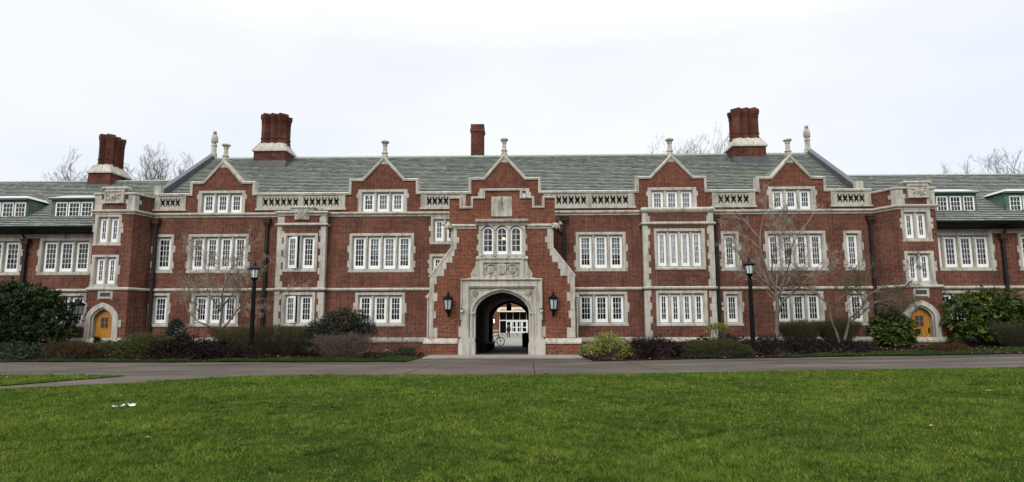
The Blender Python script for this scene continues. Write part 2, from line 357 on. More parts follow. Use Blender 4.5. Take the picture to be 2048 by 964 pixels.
    def tube(s, pts, rad, k=6):
        pts = [Vector(p) for p in pts]; n = len(pts); rad = rad if isinstance(rad, (list, tuple)) else [rad]*n; V = []
        ref = Vector((0, 0, 1))
        for i, p in enumerate(pts):
            d = (pts[min(i+1, n-1)]-pts[max(i-1, 0)]).normalized()
            a = d.cross(ref) if abs(d.dot(ref)) < .95 else d.cross(Vector((1, 0, 0))); a.normalize(); b = d.cross(a)
            for j in range(k):
                t = 2*math.pi*j/k; V.append(p+(a*math.cos(t)+b*math.sin(t))*rad[i])
        F = [(i*k+j, i*k+(j+1) % k, (i+1)*k+(j+1) % k, (i+1)*k+j) for i in range(n-1) for j in range(k)]
        F += [tuple(range(k))[::-1], tuple(range((n-1)*k, n*k))]
        return s.add(V, F)
    def blob(s, c, r, k=8, m_=5, rot=0.):
        V = [(c[0], c[1], c[2]-r[2])]; ca, sa = math.cos(rot), math.sin(rot)
        def P(x, z): return (c[0]+x*ca-z*sa, c[2]+x*sa+z*ca)
        V = []
        for j in range(m_+1):
            ph = math.pi*j/m_
            for i in range(k):
                a = 2*math.pi*i/k; x = r[0]*math.sin(ph)*math.cos(a); y = r[1]*math.sin(ph)*math.sin(a); z = -r[2]*math.cos(ph)
                X, Z = P(x, z); V.append((X, c[1]+y, Z))
        F = [(j*k+i, j*k+(i+1) % k, (j+1)*k+(i+1) % k, (j+1)*k+i) for j in range(m_) for i in range(k)]
        return s.add(V, F)
    def build(s, name, mat, parent=None, smooth=False, uv=True, normals=True):
        me = bpy.data.meshes.new(name); me.from_pydata([tuple(v) for v in s.v], [], s.f)
        if normals:
            b = bmesh.new(); b.from_mesh(me); bmesh.ops.remove_doubles(b, verts=b.verts, dist=1e-5); bmesh.ops.recalc_face_normals(b, faces=b.faces); b.to_mesh(me); b.free()
        me.update()
        if uv: box_uv(me)
        for mm in (mat if isinstance(mat, (list, tuple)) else [mat]): me.materials.append(M[mm] if isinstance(mm, str) else mm)
        if smooth:
            for p in me.polygons: p.use_smooth = True
        return link(bpy.data.objects.new(name, me), parent)
def np_mesh(name, P, mat, parent=None, rnd=None, smooth=False, midx=None):
    """P: (n, k, 3) separate k-gons, with a per-face 'rnd' attribute"""
    P = np.ascontiguousarray(P, dtype=np.float32); n, k, _ = P.shape
    me = bpy.data.meshes.new(name); me.vertices.add(n*k); me.vertices.foreach_set('co', P.ravel())
    me.loops.add(n*k); me.loops.foreach_set('vertex_index', np.arange(n*k, dtype=np.int32))
    me.polygons.add(n); me.polygons.foreach_set('loop_start', np.arange(0, n*k, k, dtype=np.int32))
    if rnd is not None:
        a = me.attributes.new('rnd', 'FLOAT', 'FACE'); a.data.foreach_set('value', np.ascontiguousarray(rnd, dtype=np.float32))
    for mm in (mat if isinstance(mat, (list, tuple)) else [mat]): me.materials.append(M[mm])
    if midx is not None: me.polygons.foreach_set('material_index', np.ascontiguousarray(midx, dtype=np.int32))
    me.update(calc_edges=True)
    return link(bpy.data.objects.new(name, me), parent)
def arch(hw, zs, za, cx=0., pt=.15, n=14):
    """arch curve from left springing to right springing"""
    L = []
    for i in range(n+1):
        a = math.pi/2*i/n; u = math.cos(a); L.append((cx-hw*u, zs+(za-zs)*((1-pt)*math.sin(a)+pt*(1-u))))
    return L+[(2*cx-x, z) for x, z in L[-2::-1]]

# ---------------------------------------------------------------- the lie of the land
def sst(x): x = np.clip(x, 0, 1); return x*x*(3-2*x)
def gz(x, y):
    x = np.asarray(x, float); y = np.asarray(y, float)
    base = .0158*np.clip(x-3, 0, 24)
    zb = np.maximum(base, .07+.42*sst((np.abs(x)-5)/13))
    b = sst((y+6.4)/5.2)*sst((np.abs(x)-3.6)/1.5)
    behind = sst((y-6)/3)
    return (base*(1-b)+zb*b)*(1-behind)
def g1(x, y): return float(gz(x, y))
def sheet(name, xs, yfun, mat, dz, ny, label=None):
    """ground sheet: for each x, y runs from yfun(x)[0] to yfun(x)[1]"""
    nx = len(xs); V = []; 
    for x in xs:
        a, b = yfun(x)
        for j in range(ny+1):
            y = a+(b-a)*j/ny; V.append((x, y, g1(x, y)+dz))
    F = [(i*(ny+1)+j, (i+1)*(ny+1)+j, (i+1)*(ny+1)+j+1, i*(ny+1)+j+1) for i in range(nx-1) for j in range(ny)]
    o = MB().add(V, F).build(name, mat, uv=False); tag(o, kind='structure'); return o
MB().quad((-900, -900, -.25), (900, -900, -.25), (900, 900, -.25), (-900, 900, -.25)).build('ground', 'lawn')['kind'] = 'structure'
EDGE = [(-70, -64), (-40, -42), (-11.8, -20.9), (-9.5, -19.15), (-8.5, -17.5), (-7.3, -16.6), (-5, -16.15), (0, -16.0), (9, -15.85), (90, -15.6)]
def edge(x):
    for (a, b), (c, d) in zip(EDGE, EDGE[1:]):
        if a <= x <= c: return b+(d-b)*(x-a)/(c-a)
    return EDGE[-1][1]
xs = sorted(set(np.round(np.concatenate([np.linspace(-70, 70, 71), np.linspace(-14, 10, 97)]), 3)))
sheet('path', list(np.linspace(-70, 70, 57)), lambda x: (-70 if x < -8 else -22, -2.0 if abs(x) < 5 else -7.3), 'asphalt', 0, 24)
sheet('lawn', xs, lambda x: (-120, edge(x)), 'lawn', .025, 30)
ISL_T = lambda x: -16.3+(-11.4-x)*.06
ISL_B = lambda x: float(np.interp(x, [-70, -14.2, -12.56, -11.4], [-63, -21.6, -19.95, -16.3]))
sheet('lawn_island', list(np.linspace(-60, -14, 24))+list(np.linspace(-13.5, -11.4, 16)), lambda x: (ISL_B(x), ISL_T(x)), 'lawn', .022, 12)
BED = lambda x: (-8.30 if x < 0 else -7.75)+.12*math.sin(x*.9)+.08*math.sin(x*2.3)
for side, xa, xb in ((-1, -70, -4.0), (1, 4.25, 70)):
    xs2 = sorted(set(list(np.linspace(xa, xb, 34))+list(np.linspace(-26, -4.0, 90) if side < 0 else np.linspace(4.25, 26, 90))))
    sheet('planting_bed', xs2, lambda x: (BED(x), .2), 'soil', .03, 14)
def flat(name, x0, x1, y0, y1, z0, z1, mat):
    o = MB().box(x0, x1, y0, y1, z0, z1).build(name, mat); o['kind'] = 'structure'; return o
flat('landing', -3.95, 4.2, -8.2, -2.0, -.1, .012, 'asphalt')
flat('threshold_step', -3.75, 4.0, -5.2, -2.0, -.1, .075, 'concrete')
# path slab joints: shallow sawn lines
for (xa, ya, xb, yb) in ((-7.3, -7.6, -8.6, -16.1), (-2.4, -7.6, -2.7, -15.9), (1.6, -7.6, 1.63, -15.9), (5.6, -7.7, 6.0, -15.8), (11, -7.7, 12.4, -15.8), (-13.5, -7.6, -15.6, -16.2)):
    d = Vector((yb-ya, xa-xb, 0)).normalized()*.012
    V = []
    for i in range(9):
        t = i/8; x = xa+(xb-xa)*t; y = ya+(yb-ya)*t
        V += [(x-d.x, y-d.y, g1(x, y)+.005), (x+d.x, y+d.y, g1(x, y)+.005)]
    o = MB().add(V, [(2*i, 2*i+1, 2*i+3, 2*i+2) for i in range(8)]).build('path_joint', 'soil', uv=False); o['kind'] = 'structure'

# ---------------------------------------------------------------- the hall
B = empty('college_hall')
tag(B, 'long red brick collegiate hall with pale stone trim, gables and arched gateway behind the lawn', 'building')
rng = random.Random(5)
def light_parts(w, a, b, z0, z1, Y, cols, rows, blind=0., openang=0., blindmat='blind', st=.13, bot=.19, top=.115):
    """one casement: sash with glazing bars, and its glass"""
    y0, y1 = Y+.155, Y+.205
    sash = MB(); sash.box(a, a+st, y0, y1, z0, z1); sash.box(b-st, b, y0, y1, z0, z1)
    sash.box(a+st, b-st, y0+.002, y1, z1-top, z1); sash.box(a+st, b-st, y0+.002, y1, z0, z0+bot)
    gx0, gx1, gz0, gz1 = a+st, b-st, z0+bot, z1-top
    t = .011
    for i in range(1, cols):
        x = gx0+(gx1-gx0)*i/cols; sash.box(x-t, x+t, y0+.008, y1-.004, gz0, gz1)
    for j in range(1, rows):
        z = gz0+(gz1-gz0)*j/rows; sash.box(gx0, gx1, y0+.010, y1-.006, z-t, z+t)
    yg = Y+.186; g = MB(); dx, dz = (gx1-gx0)/cols, (gz1-gz0)/rows; lean = rng.uniform(-.02, .02)
    for i in range(cols):
        for j in range(rows):      # old glass: each pane sits at its own slight angle
            p, q = rng.gauss(0, .012)*dx, (rng.gauss(0, .016)+lean)*dz; xa, za = gx0+i*dx, gz0+j*dz
            g.quad((xa, yg-p-q, za), (xa+dx, yg+p-q, za), (xa+dx, yg+p+q, za+dz), (xa, yg-p+q, za+dz))
    if openang:
        ca, sa = math.cos(openang), math.sin(openang)
        for mb in (sash, g): mb.v = [(a+(x-a)*ca+(y-y0)*sa, y0-(x-a)*sa+(y-y0)*ca, z) for x, y, z in mb.v]
    sash.build('sash', 'white', w); g.build('pane', 'glass', w, uv=False, normals=False)
    if blind == 0 and z1-z0 > 1.2 and rng.random() < .4:      # drawn-back curtain
        cw_ = rng.uniform(.12, .3)*(b-a); sd_c = rng.random() < .5
        MB().box(*((a+.03, a+.03+cw_) if sd_c else (b-.03-cw_, b-.03)), Y+.33, Y+.35, z0, z1).build('curtain', 'curtain', w, uv=False)
    if blind > 0:
        MB().box(a+.04, b-.04, Y+.30, Y+.31, z0+(z1-z0)*(1-blind), z1).build('blind', blindmat, w, uv=False)
def window(x0, x1, z0, z1, n, rows, cols=3, Y=0., sw=.20, head=.20, sill=.17, mul=.15, blinds=None, opened=None, teeth=2, stone='stone', parent=None, fl=.0):
    xi0, xi1, zi0, zi1 = x0+sw, x1-sw, z0+sill, z1-head
    f = Y-.03; c = .055
    rings = [[(x0, Y+.1, z0), (x1, Y+.1, z0), (x1, Y+.1, z1), (x0, Y+.1, z1)], [(x0, f, z0), (x1, f, z0), (x1, f, z1), (x0, f, z1)],
             [(xi0-c, f, zi0-c*1.4), (xi1+c, f, zi0-c*1.4), (xi1+c, f, zi1+c), (xi0-c, f, zi1+c)],
             [(xi0, Y+.07, zi0), (xi1, Y+.07, zi0), (xi1, Y+.07, zi1), (xi0, Y+.07, zi1)],
             [(xi0, Y+.3, zi0+.02), (xi1, Y+.3, zi0+.02), (xi1, Y+.3, zi1), (xi0, Y+.3, zi1)]]
    mb = MB().add([p for r in rings for p in r], [(r*4+i, r*4+(i+1) % 4, r*4+4+(i+1) % 4, r*4+4+i) for r in range(4) for i in range(4)])
    w = mb.build('window', stone, parent or B)
    W = xi1-xi0; lw = (W-(n-1)*mul)/n
    for i in range(n):
        a = xi0+i*(lw+mul)
        light_parts(w, a+.012, a+lw-.012, zi0+.03, zi1-.012, Y, cols, rows, (blinds or {}).get(i, 0), (opened or {}).get(i, 0))
        # fixed timber frame behind an opened casement
        if opened and opened.get(i):
            fr = MB(); fr.box(a, a+.05, Y+.2, Y+.26, zi0, zi1).box(a+lw-.05, a+lw, Y+.2, Y+.26, zi0, zi1).box(a, a+lw, Y+.2, Y+.26, zi0, zi0+.08); fr.build('frame', 'white', w)
        if i < n-1:
            q0, q1 = a+lw, a+lw+mul; m_ = (q0+q1)/2
            MB().prism([(q0, Y+.29), (q0, Y+.09), (m_-.035, Y+.0), (m_+.035, Y+.0), (q1, Y+.09), (q1, Y+.29)], 'z', zi0-.02, zi1+.01).build('mullion', stone, w)
    h = z1-z0
    if teeth:
        pats = [((.10, .27), (.50, .68)), ((.42, .57), (.57, .70))][teeth % 2]
        for s in (-1, 1):
            for k, (p, q) in enumerate(pats):
                e = .10+rng.uniform(-.02, .03); dz = rng.uniform(-.03, .03)*h
                za, zb = z0+h*p+dz, z0+h*q+dz
                MB().box(*((x0-e, x0+.06) if s < 0 else (x1-.06, x1+e)), f+.004, Y+.1, za, zb).build('quoin_stone', stone, w)
        MB().box(x0-.05, x1+.05, f+.004, Y+.1, z0-.01, z0+.12).build('sill', stone, w)
    return w
def hole(x0, x1, z0, z1, *_): return (x0+.05, x1-.05, z0+.04, z1-.04)

UP, LO = (4.67, 6.93), (1.58, 3.50)
MAINW = [ # x0, x1, z0, z1, lights, rows, options
 (-20.48, -19.28, *UP, 1, 5, {}), (-18.41, -14.87, *UP, 4, 5, {}), (-20.44, -19.30, *LO, 1, 4, {}), (-18.02, -15.26, *LO, 3, 4, {}),
 (-8.94, -5.20, *UP, 4, 5, {'blinds': {1: .5, 2: .85, 3: .65}}), (-8.51, -5.65, *LO, 3, 4, {}),
 (-4.22, -2.60, 6.28, 7.90, 2, 3, {'cols': 2, 'blinds': {0: .9}}), (-4.28, -2.70, 4.60, 5.71, 2, 2, {'cols': 2}),
 (4.15, 7.02, *UP, 3, 5, {'blinds': {0: .55, 1: .95, 2: .6}}), (4.12, 7.02, *LO, 3, 4, {}),
 (12.43, 13.45, *UP, 1, 5, {}), (14.93, 18.34, *UP, 4, 5, {}), (19.36, 20.36, *UP, 1, 5, {}),
 (12.42, 13.45, *LO, 1, 4, {}), (15.31, 18.01, *LO, 3, 4, {}), (19.32, 20.41, *LO, 1, 4, {})]
BAYL = (-13.0, -10.22, -.45); BAYR = (7.92, 11.85, -.60)
BAYLW = [(-12.62, -10.66, 4.67, 6.90, 2, 5, {'opened': {0: R(28)}}), (-12.60, -10.68, 1.58, 3.50, 2, 4, {'opened': {0: R(24)}})]
BAYRW = [(8.52, 11.36, 4.70, 7.02, 4, 5, {'blinds': {0: .7, 1: .95, 2: .95, 3: .3}, 'mul': .15}), (8.52, 11.36, 1.56, 3.52, 4, 4, {'cols': 2})]
XL, XR = -20.6, 21.1
TL = (-23.25, -20.98, -1.3); TR = (21.77, 23.82, -1.3)

# walls of the main block up to the cornice
holes = [hole(*w[:4]) for w in MAINW]+[hole(*w[:4]) for w in BAYLW+BAYRW]+[(-1.66, 1.66, -1, 3.62)]
wall = MB().gridwall(XL, XR, -.3, 8.12, holes, 0., .4).build('wall', 'brick', B)
for i, w in enumerate(MAINW): window(*w[:6], teeth=1+(w[2] > 4), **w[6])
# the back and ends of the block, and the dark rooms inside
bw = MB().slab([(-20.6, -.3), (-1.6, -.3)]+arch(1.6, 2.25, 3.45)+[(1.6, -.3), (20.6, -.3), (20.6, 9.2), (-20.6, 9.2)], [], 13.6, 14.); bw.build('back_wall', 'brick', B)
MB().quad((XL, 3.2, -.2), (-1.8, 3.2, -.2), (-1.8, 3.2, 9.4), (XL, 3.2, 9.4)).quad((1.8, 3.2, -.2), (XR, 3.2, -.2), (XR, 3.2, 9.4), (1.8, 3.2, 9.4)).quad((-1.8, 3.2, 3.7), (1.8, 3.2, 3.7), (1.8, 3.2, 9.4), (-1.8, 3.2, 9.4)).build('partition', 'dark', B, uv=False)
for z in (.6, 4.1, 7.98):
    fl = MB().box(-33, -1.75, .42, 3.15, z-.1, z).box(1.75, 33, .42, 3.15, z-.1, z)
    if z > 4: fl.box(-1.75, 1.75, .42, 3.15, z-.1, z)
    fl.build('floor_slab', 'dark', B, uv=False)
MB().quad((-20.62, 0, -.2), (-20.62, 14, -.2), (-20.62, 14, 9.3), (-20.62, 0, 9.3)).quad((20.62, 0, -.2), (20.62, 14, -.2), (20.62, 14, 9.3), (20.62, 0, 9.3)).build('end_wall', 'brick', B)

# parapet with gables
GAB = [(-18.52, -14.60, 10.08, -17.78, -15.38, -16.60, 11.44), (-9.09, -4.96, 10.18, -8.30, -5.79, -7.05, 11.54), (-2.05, 2.18, 10.20, -1.18, 1.30, .03, 11.62),
       (7.67, 11.77, 10.20, 8.48, 11.02, 9.75, 11.52), (14.58, 18.58, 10.12, 15.42, 17.81, 16.60, 11.44)]
GW = [(-17.98, -15.19, {}), (-8.51, -5.63, {'blinds': {1: 1., 2: 1.}}), (-1.41, 1.5, {'blinds': {2: 1.}}), (8.35, 11.14, {'blinds': {0: 1., 1: 1., 2: 1.}}), (15.26, 17.93, {'blinds': {0: .4}})]
PZ = 9.38
outl = [(XL, PZ)]
for gl, gr, zs, st, en, ax, az in GAB: outl += [(gl, PZ), (gl, zs), (st, zs), (ax, az), (en, zs), (gr, zs), (gr, PZ)]
outl.append((XR, PZ))
def offset(path, t):
    r = []
    for i, p in enumerate(path):
        ns = []
        for a, b in ((i-1, i), (i, i+1)):
            if a < 0 or b >= len(path): continue
            d = Vector((path[b][0]-path[a][0], path[b][1]-path[a][1])).normalized(); ns.append(Vector((-d.y, d.x)))
        o = ns[0] if len(ns) == 1 else (ns[0]+ns[1])/max(.35, (ns[0]+ns[1]).dot(ns[0]))
        r.append((p[0]+o.x*t, p[1]+o.y*t))
    return r
inner = offset(outl, -.17)
MB().strip(inner, .17, -.07, .46, .035).build('parapet_coping', 'stone', B)
inn2 = offset(outl, -.10)
for i, (g, w) in enumerate(zip(GAB, GW)):
    pts = inn2[1+7*i:8+7*i]
    poly = [(pts[0][0], 8.12)]+pts[1:6]+[(pts[6][0], 8.12)]
    gb = MB().slab(poly, [[(w[0]+.05, 8.2), (w[1]-.05, 8.2), (w[1]-.05, 9.46), (w[0]+.05, 9.46)]], 0., .4).build('gable_wall', 'brick_upper', B)
    window(w[0], w[1], 8.10, 9.52, 3, 3, teeth=0, head=.20, sill=.07, sw=.24, mul=.16, **w[2])
    for s, x in ((-1, w[0]), (1, w[1])): MB().box(*((x-.09, x+.05) if s < 0 else (x-.05, x+.09)), -.026, .1, 9.02, 9.30).build('quoin_stone', 'stone', gb)
    # apex stone, finial and the small roof behind the gable
    ax, az = g[5], g[6]; k = (az-g[2])/(ax-g[3])
    MB().prism([(ax-.36, az-.10-.36*k*1.02), (ax+.36, az-.10-.36*k*1.02), (ax+.02, az-.08), (ax-.02, az-.08)], 'y', -.02, .2).build('apex_stone', 'stone', gb)
    MB().lathe((ax, .2, az-.12), [(.19, 0), (.2, .18), (.15, .22), (.15, .30), (.20, .32), (.20, .36), (.125, .42), (.115, .78), (.15, .80), (.15, .84), (.125, .87), (.24, .97), (.255, 1.02), (.22, 1.06), (.10, 1.12), (.03, 1.16)], 8).build('finial', 'stone', B)
    yr = .5+(az-.25-9.15)/.667
    MB().add([(g[3]-.35, .42, g[2]-.3), (ax, .42, az-.22), (g[4]+.35, .42, g[2]-.3), (g[3]-.35, .5+(g[2]-.3-9.15)/.667+.1, g[2]-.3), (ax, yr, az-.22), (g[4]+.35, .5+(g[2]-.3-9.15)/.667+.1, g[2]-.3)], [(0, 1, 4, 3), (1, 2, 5, 4)]).build('gable_roof', 'slate', B)
BAL = [(-20.78, -18.72, (4,)), (-14.50, -9.27, (6, 6)), (-4.83, -2.21, (6,)), (2.33, 7.58, (6, 6)), (12.02, 14.50, (5,)), (18.80, 21.05, (5,))]
gx = [XL]+[v for i in range(5) for v in (inn2[1+7*i][0], inn2[7+7*i][0])]+[XR]
for k in range(6):
    a, b = gx[2*k], gx[2*k+1]; x0, x1, cells = BAL[k]; x0 = max(x0, a+.02); x1 = min(x1, b-.02)
    MB().gridwall(a, b, 8.12, 9.26, [(x0, x1, 8.42, 9.26)], 0., .35).build('parapet_wall', 'brick_upper', B)
    bal = MB().box(x0-.06, x1+.06, -.09, .12, 8.32, 8.43).build('balustrade', 'stone', B)
    MB().quad((x0-.1, .335, 8.3), (x1+.1, .335, 8.3), (x1+.1, .335, 9.3), (x0-.1, .335, 9.3)).quad((x0-.1, .10, 8.435), (x1+.1, .10, 8.435), (x1+.1, .34, 8.435), (x0-.1, .34, 8.435)).build('dark_backing', 'lead', bal, uv=False)  # dark sheets added behind the piercings so the holes read black
    pw = .34; mw = .27; npan = len(cells); cw = (x1-x0-2*pw-(npan-1)*mw)/sum(cells)
    def pier(p, q): MB().box(p, q, -.045, .16, 8.425, 9.215).build('pier', 'stone_dark', bal)
    pier(x0, x0+pw); pier(x1-pw, x1); x = x0+pw
    H = [(-.11, .20), (-.05, .215), (-.045, .16), (-.03, .12), (0, .09), (.03, .12), (.045, .16), (.05, .215), (.11, .20), (.108, .04), (.07, -.01), (.106, -.08), (.11, -.21), (.05, -.225), (.042, -.17), (0, -.115), (-.042, -.17), (-.05, -.225), (-.11, -.21), (-.106, -.08), (-.07, -.01), (-.108, .04)]
    proto = None
    for pi, nc in enumerate(cells):
        for c in range(nc):
            if proto is None:
                q = [(-cw/2, -.395), (cw/2, -.395), (cw/2, .395), (-cw/2, .395)]
                s_ = min(1., cw/.31)*1.2
                proto = MB().slab(q, [[(u*s_, v*1.12) for u, v in H]], -.02, .10).build('pierced_panel', 'stone_dark', bal); o = proto
            else: o = link(proto.copy(), bal)
            o.location = (x+cw/2, 0, 8.82); x += cw
        if pi < npan-1: pier(x, x+mw); x += mw

# mouldings that run round the front
COR = [(-.02, 7.90), (.05, 7.92), (.06, 8.0), (.13, 8.04), (.16, 8.10), (.15, 8.15), (0.0, 8.20), (-.05, 8.2)]
STR = [(-.02, 3.56), (.04, 3.58), (.10, 3.63), (.11, 3.70), (.02, 3.77), (-.05, 3.77)]
PLI = [(-.02, .66), (.13, .68), (.14, .78), (.10, .84), (.02, .95), (-.05, .95)]
lp = [(TL[0], 0), (TL[0], TL[2]), (TL[1], TL[2]), (XL, 0)]
rp = [(XR, 0), (TR[0], TR[2]), (TR[1], TR[2]), (TR[1], 0)]
bl = [(BAYL[0], 0), (BAYL[0], BAYL[2]), (BAYL[1], BAYL[2]), (BAYL[1], 0)]
brr = [(BAYR[0], 0), (BAYR[0], BAYR[2]), (BAYR[1], BAYR[2]), (BAYR[1], 0)]
MB().sweep(lp+bl+[(-2.7, 0)], COR).build('cornice', 'stone', B); MB().sweep([(2.7, 0), (BAYR[0], 0)], COR).build('cornice', 'stone', B); MB().sweep([(BAYR[1], 0)]+rp, COR).build('cornice', 'stone', B)
for nm, pr, mt in (('string_course', STR, 'stone'), ('plinth_course', PLI, 'stone_dark'), ('plinth', [(.07, .70), (.07, -.3)], 'brick')):
    MB().sweep([(-40, 0)]+lp+bl+[(-3.6, 0)], pr, cap=nm != 'plinth').build(nm, mt, B)
    MB().sweep([(3.6, 0)]+brr+rp+[(40, 0)], pr, cap=nm != 'plinth').build(nm, mt, B)

# shallow bays
def quoins(parent, xc, side, Y, zs, hs, wide=.42, slim=.30, depth=.3, stone='stone', proud=.022):
    z = zs[0]; k = 0
    while z < zs[1]-.08:
        h = min(hs+rng.uniform(-.04, .04), zs[1]-z); w = wide if k % 2 == 0 else slim; w += rng.uniform(-.02, .02)
        xa, xb = (xc-proud, xc+w) if side < 0 else (xc-w, xc+proud)
        MB().box(xa, xb, Y-proud, Y+depth, z+.003, z+h-.003).build('quoin_stone', stone, parent); z += h; k += 1
def bay(bb, wins, top, band):
    x0, x1, Y = bb
    w = MB().gridwall(x0, x1, -.3, top, [hole(*q[:4]) for q in wins], Y, .3).quad((x0, Y, -.3), (x0, .02, -.3), (x0, .02, top), (x0, Y, top)).quad((x1, Y, -.3), (x1, .02, -.3), (x1, .02, top), (x1, Y, top)).quad((x0, Y, top), (x1, Y, top), (x1, .02, top), (x0, .02, top)).build('bay_wall', 'brick', B)
    for q in wins: window(*q[:6], Y=Y, teeth=0, parent=B, **q[6])
    for s, x in ((-1, x0), (1, x1)):
        for za, zb in ((.95, 3.56), (3.77, band-.02), (band+.2, 7.92)): quoins(w, x, s, Y, (za, zb), .36, .37, .27)
    MB().sweep([(x0, .02), (x0, Y), (x1, Y), (x1, .02)], [(-.02, band-.04), (.05, band), (.14, band+.06), (.14, band+.12), (.0, band+.20), (-.05, band+.2)]).build('hood_mould', 'stone', B)
    return w
bwl = bay(BAYL, BAYLW, 8.1, 7.30); bwr = bay(BAYR, BAYRW, 8.1, 7.22)
MB().sweep([(BAYR[0], .02), (BAYR[0], BAYR[2]), (BAYR[1], BAYR[2]), (BAYR[1], .02)], [(-.02, 7.92), (.06, 7.95), (.13, 8.06), (.14, 8.14), (.02, 8.25), (-.6, 8.27)]).build('bay_coping', 'stone', B)
# shield over the left bay
xm = (BAYL[0]+BAYL[1])/2; Yb = BAYL[2]
sh = MB().box(xm-.42, xm+.42, Yb-.10, Yb+.1, 7.68, 8.36).build('shield_stone', 'stone', B)
MB().sweep([(xm-.62, Yb+.3), (xm-.62, Yb-.05), (xm+.62, Yb-.05), (xm+.62, Yb+.3)], [(0, 8.12), (.05, 8.30), (.10, 8.36), (.10, 8.42), (0, 8.48), (-.3, 8.48)]).build('crest', 'stone', sh)
MB().prism([(xm-.22, 8.22), (xm-.22, 7.98), (xm, 7.74), (xm+.22, 7.98), (xm+.22, 8.22)], 'y', Yb-.15, Yb-.05).build('shield', 'stone_dark', sh)
MB().tube([(xm-.12, Yb-.155, 8.17), (xm+.1, Yb-.155, 8.15), (xm-.08, Yb-.155, 7.98), (xm+.08, Yb-.155, 7.92)], .022, 5).build('emblem', 'stone', sh)
MB().tube([(xm+.33*math.cos(a), Yb-.105, 7.99+.27*math.sin(a)) for a in np.linspace(0, 2*math.pi, 17)], .03, 5).build('wreath', 'stone_dark', sh)

# ------------------------------------------------ gateway porch
YP = -2.2
PAR = [(-2.88, 7.0), (-2.88, 8.5), (-2.30, 8.5), (-2.30, 7.96), (-1.60, 7.96), (-1.60, 8.5), (-.95, 8.5), (-.95, 8.94), (.99, 8.94), (.99, 8.5), (1.66, 8.5), (1.66, 7.96), (2.30, 7.96), (2.30, 8.5), (2.88, 8.5), (2.88, 7.0)]
SIDE = [(3.88, .6), (3.88, 4.25), (2.76, 5.7)]
body = [(-x, z) for x, z in SIDE]+PAR+SIDE[::-1]
bodyp = body[:1]+body[1:]
ow = 1.62
pw_ = MB().slab(body+[(1.7, .6), (1.7, 2.4)]+arch(1.7, 2.4, 3.6)[::-1]+[(-1.7, .6)], [[(-1.2, 5.3), (1.2, 5.3), (1.2, 7.05), (-1.2, 7.05)]], YP, YP+.5)
pw_.box(-4.1, -2.2, YP-.14, YP+.4, -.2, .66).box(2.2, 4.14, YP-.14, YP+.4, -.2, .66)
porch = pw_.build('porch_wall', 'brick_porch', B)
for s in (-1, 1):
    P3 = MB(); x = 3.88*s
    P3.quad((x, YP+.02, -.2), (x, 0, -.2), (x, 0, 4.25), (x, YP+.02, 4.25)).quad((x, YP+.02, 4.25), (x, 0, 4.25), (2.76*s, 0, 5.7), (2.76*s, YP+.02, 5.7)).quad((2.76*s, YP+.02, 5.7), (2.76*s, 0, 5.7), (2.76*s, 0, 7.9), (2.76*s, YP+.02, 7.9))
    P3.quad((4.1*s, YP, -.2), (4.1*s, 0, -.2), (4.1*s, 0, .66), (4.1*s, YP, .66))
    P3.box(*sorted((3.9*s, 4.05*s)), YP+.35, -.02, .6, 3.12); P3.build('porch_side', 'brick_porch', B)
    MB().prism([(3.86*s, 3.5), (3.86*s, 3.1), (4.16*s, 3.1), (4.16*s, 3.2)], 'y', YP+.28, .0).build('buttress_cap', 'stone', B)
    MB().prism([(4.0*s, .9), (4.0*s, 3.1), (4.08*s, 3.1), (4.08*s, .9)], 'y', YP+.33, YP+.5).build('buttress_quoin', 'stone', B)
MB().box(-2.85, 2.85, YP+.45, .05, 7.80, 7.86).box(-2.85, 2.85, YP+.4, YP+.5, 7.86, 7.90).build('porch_roof', 'lead', B, uv=False)
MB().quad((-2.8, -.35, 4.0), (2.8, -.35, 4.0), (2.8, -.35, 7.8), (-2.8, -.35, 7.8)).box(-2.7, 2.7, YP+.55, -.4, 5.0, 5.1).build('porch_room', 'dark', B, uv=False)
MB().strip(offset(PAR[1:-1], -.02), .13, YP-.08, YP+.55, .03).build('porch_coping', 'stone', B)
